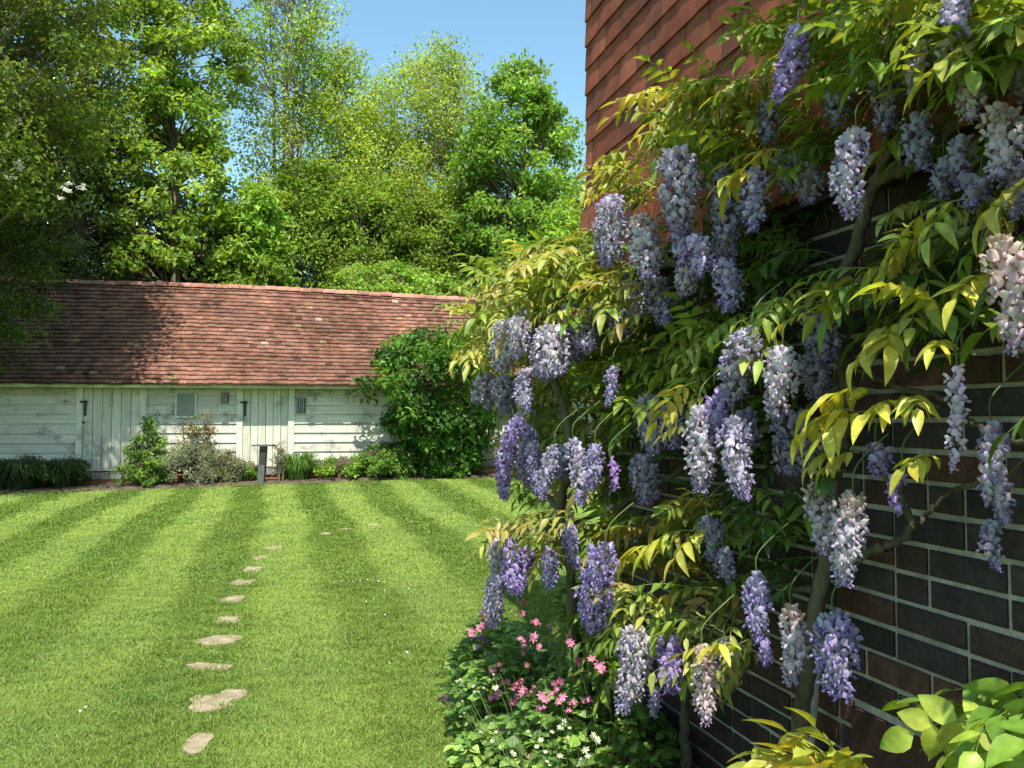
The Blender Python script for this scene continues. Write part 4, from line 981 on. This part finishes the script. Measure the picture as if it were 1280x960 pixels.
# ------------------------------------------------------------------ near leafy plants at the wall foot (bottom right)
def leafy(name, label, pts, d, col, lf, wide, base_px, T_=(BV, BF, BT), up=.25, dr_=.6):
    b = wallpt(*base_px, d * .6); E = empty(name, (b[0], b[1], 0), label, 'plant'); a = MB(); s = MB(); root = np.array([b[0], b[1], 0.02])
    for (x, y, dd, al, ou, L_, n) in pts:
        p = wallpt(x, y, d + dd + .02); dr = HN * ou + HD * al + np.array([0, 0, up * rng.uniform(.2, 1.8)]); q = p - unit(dr) * L_ * .5
        s.tube(bez([root, (root + q) / 2 + HN * .05 + [0, 0, .08], q], 6), np.linspace(.005, .002, 13), 5, cap=False)
        compound(a, s, q, dr, L_, n, col[rng.integers(len(col))], dr_ * rng.uniform(.5, 1.5), lf * rng.uniform(.75, 1.3), wide, T_, twist=rng.normal(0, .6))
    s.build('stems', M['twig'], E); a.build('foliage', M['leaf_near'], E); return E
pts = [(x, y, rng.uniform(-.08, .05), rng.uniform(-.3, 1.3), rng.uniform(.4, 1), .15, 3) for x, y in [(1195, 885), (1210, 905), (1215, 865), (1235, 880), (1225, 850), (1245, 910), (1262, 870), (1252, 845), (1275, 895), (1280, 855), (1295, 835), (1240, 945), (1272, 935), (1225, 955), (1290, 925), (1310, 885), (1320, 850), (1310, 935), (1190, 870), (1235, 860), (1210, 945), (1300, 860), (1330, 900), (1255, 965)]]
leafy('climbing_shrub', 'bright green broad-leaved plant at the lower right against the brick wall', pts, .34, [(.30, .40, .05), (.36, .42, .06), (.15, .26, .035), (.24, .36, .045)], .058, 1.05, (1300, 1010))
pts = [(x, y, rng.uniform(-.03, .05), rng.uniform(-.6, 1.2), rng.uniform(.4, 1), .14, 4) for x, y in [(975, 945), (990, 938), (1010, 940), (1030, 932), (1050, 942), (1000, 952), (1040, 957), (1065, 950), (1020, 960), (985, 965), (1060, 965)]]
leafy('wisteria_shoot', 'golden yellow young leaves at the bottom edge before the vine trunk', pts, .34, [(.36, .35, .05), (.42, .38, .06), (.28, .31, .045)], .060, .85, (1010, 1100), up=.9, dr_=.35)
pts = [(x, y, rng.uniform(-.03, .05), rng.uniform(-.6, 1.2), rng.uniform(.4, 1), .10, 3) for x, y in [(1040, 905), (1100, 935), (1055, 920), (1090, 925)]]

# ------------------------------------------------------------------ columbines and low plants under the wisteria
def herb(name, label, ax_list, col, lf, nl, hgt, spread, leafT=(BV, BF, BT), seed_h=.3):
    """ax_list: plant centres (x,y)"""
    cx = np.mean([p[0] for p in ax_list]); cy = np.mean([p[1] for p in ax_list]); z0 = float(zg(cx, cy))
    E = empty(name, (cx, cy, z0), label, 'plant'); a = MB(); s = MB()
    for (x, y) in ax_list:
        for i in range(nl):
            th = rng.uniform(0, 6.28); r = spread * math.sqrt(rng.random()); h = hgt * rng.uniform(.15, 1) * (1 - .35 * (r / spread) ** 2)
            e = np.array([x + math.cos(th) * r, y + math.sin(th) * r, z0 + h]); root = np.array([x + rng.normal(0, .03), y + rng.normal(0, .03), z0])
            if i % 2 == 0: s.tube(bez([root, (root + e) / 2 + [0, 0, .06 * hgt], e], 3), np.linspace(.0025, .0012, 7), 3, cap=False)
            k = 3; base = rng.uniform(0, 6.28); O = np.repeat(e[None], k, 0)
            X = np.array([[math.cos(base + q * 2.0), math.sin(base + q * 2.0), rng.uniform(-.3, .3)] for q in range(k)]); Nn = unit(np.array([[0, 0, 1.]]) + rng.normal(0, .35, (k, 3)))
            fr = frames(X, Nn) * (lf * rng.uniform(.6, 1.3)); fr[:, 1] *= 1.5
            a.stamp(leafT[0], leafT[1], O, fr, jit(col[rng.integers(len(col))], k, .12, .05), tint=leafT[2])
    s.build('stems', M['twig'], E); a.build('foliage', M['leaf_near'], E); return E
def bed(px, d):      # ground point in near bed below column px at offset d
    r = ray(px, 800); k = r[0] / r[1]; Y = (1.56 - d * 1.0398) / (k + .285); return (k * Y, Y)
cg = [(.09, .17, .04), (.13, .23, .05), (.19, .31, .06)]
E1 = herb('columbine', 'pink-flowered columbine clump at the front corner of the bed', [bed(640, .50), bed(665, .36), bed(700, .5), bed(625, .42)], cg, .040, 950, .60, .25)
E2 = herb('columbine', 'columbine with pink flowers nearer the wall, beneath the violet racemes', [bed(745, .5), bed(720, .35), bed(760, .32)], cg, .038, 800, .58, .26)
E3 = herb('honesty_plant', 'pale green plant with small white flowers at the bottom left of the bed', [bed(632, .66), bed(660, .70), bed(700, .74), bed(740, .7)], [(.28, .40, .10), (.18, .30, .06), (.10, .20, .04)], .042, 480, .44, .23)
E4 = herb('geranium_plant', 'dark green shaded ground plant along the foot of the brick wall', [bed(790, .55), bed(830, .45), bed(880, .4), bed(930, .35), bed(800, .3)], [(.045, .10, .022), (.07, .14, .028)], .035, 300, .38, .24)
E5 = herb('geranium_plant', 'shaded low greenery behind the golden shoot, nearest the vine trunk', [bed(960, .5), bed(900, .55), bed(1000, .45)], [(.035, .08, .018), (.06, .12, .025)], .035, 240, .42, .2)
# columbine flower: nodding, five spurred petals
CFV = []; CFF = []
for j in range(5):
    a = 2 * math.pi * j / 5; d = np.array([math.cos(a), math.sin(a), 0]); s = np.array([-math.sin(a), math.cos(a), 0]); b = len(CFV)
    CFV += [d * .12 + [0, 0, .5], d * .45 + s * .38 + [0, 0, .05], d * .95 + [0, 0, -.15], d * .45 - s * .38 + [0, 0, .05], d * .30 + [0, 0, .95], d * .36 + s * .12 + [0, 0, .4], d * .36 - s * .12 + [0, 0, .4], d * .1 - [0, 0, .45]]
    CFF += [(b, b + 1, b + 2, b + 3), (b, b + 5, b + 4, b + 6), (b + 5, b + 1, b + 7, b + 6)]
    a2 = a + math.pi / 5; d2 = np.array([math.cos(a2), math.sin(a2), 0]); s2 = np.array([-math.sin(a2), math.cos(a2), 0]); b = len(CFV)
    CFV += [d2 * .1 + [0, 0, .45], d2 * .6 + s2 * .25 + [0, 0, .25], d2 * 1.15 + [0, 0, .2], d2 * .6 - s2 * .25 + [0, 0, .25]]; CFF += [(b, b + 1, b + 2, b + 3)]
CFV = np.array(CFV); CFF = np.array(CFF)
def colflower(E, px, py, d, col, s=.018, root=None):
    p = wallpt(px, py, d); mb = MB(); up = unit(np.array([0, 0, 1]) + rng.normal(0, .5, 3)); x = unit(np.cross(up, rng.normal(0, 1, 3))); fr = np.stack([x, np.cross(up, x), up]) * s * rng.uniform(.8, 1.25)
    for q in range(2 if s > .012 else 2):
        pp = p + (rng.normal(0, .013, 3) if q else 0); mb.stamp(CFV, CFF, [pp], [fr * rng.uniform(.6, 1)], jit(col, 1, .1, .04), smooth=False)
    o = mb.build('flower', M['petal'], E); ms = MB(); c0 = np.array([E.location[0], E.location[1], .03]); r0 = c0 + (p - c0) * [.45, .45, 0] + rng.normal(0, .03, 3) * [1, 1, 0]
    md = np.array([r0[0] * .75 + p[0] * .25 - HN[0] * .05, r0[1] * .75 + p[1] * .25 - HN[1] * .05, p[2] * .62])
    ms.tube(bez([r0, md, p + [rng.normal(0, .01), 0, .03], p + [0, 0, .012]], 5), np.linspace(.0015, .0007, 16), 4, cap=False); ms.build('flower_stalk', M['stalk'], o)
pk = (.62, .22, .33)
for (x, y) in ((589, 789), (601, 774), (623, 773), (604, 782), (654, 767), (652, 754), (670, 780), (650, 799), (655, 802), (674, 809), (654, 818), (634, 853), (645, 858), (640, 862), (602, 871), (612, 873), (622, 872), (668, 860), (690, 868), (677, 870), (652, 867), (675, 887), (716, 880), (662, 946), (700, 852), (616, 838), (628, 838), (633, 926), (711, 802), (603, 766), (613, 871), (643, 880), (699, 878), (630, 915), (646, 872)): colflower(E1, x, y, .66 + rng.normal(0, .03), pk)
for (x, y) in ((723, 826), (749, 832), (692, 790), (730, 878), (752, 836), (709, 795)): colflower(E2, x, y, .55, pk)
for (x, y) in ((602, 796), (596, 812), (611, 803)): colflower(E1, x, y, .68, (.10, .05, .16), .02)
for i, (x, y) in enumerate(((575, 850), (578, 877), (583, 905), (592, 858), (620, 860), (598, 865), (620, 915), (705, 902), (712, 910), (690, 915), (732, 938), (684, 952), (700, 945), (727, 950), (608, 897), (640, 940), (580, 892), (600, 915), (660, 915), (676, 925), (742, 920), (612, 850))): colflower(E3, x, y, .80, (.60, .62, .42), .009)
print('faces', sum(len(o.data.polygons) for o in bpy.data.objects if o.type == 'MESH'))
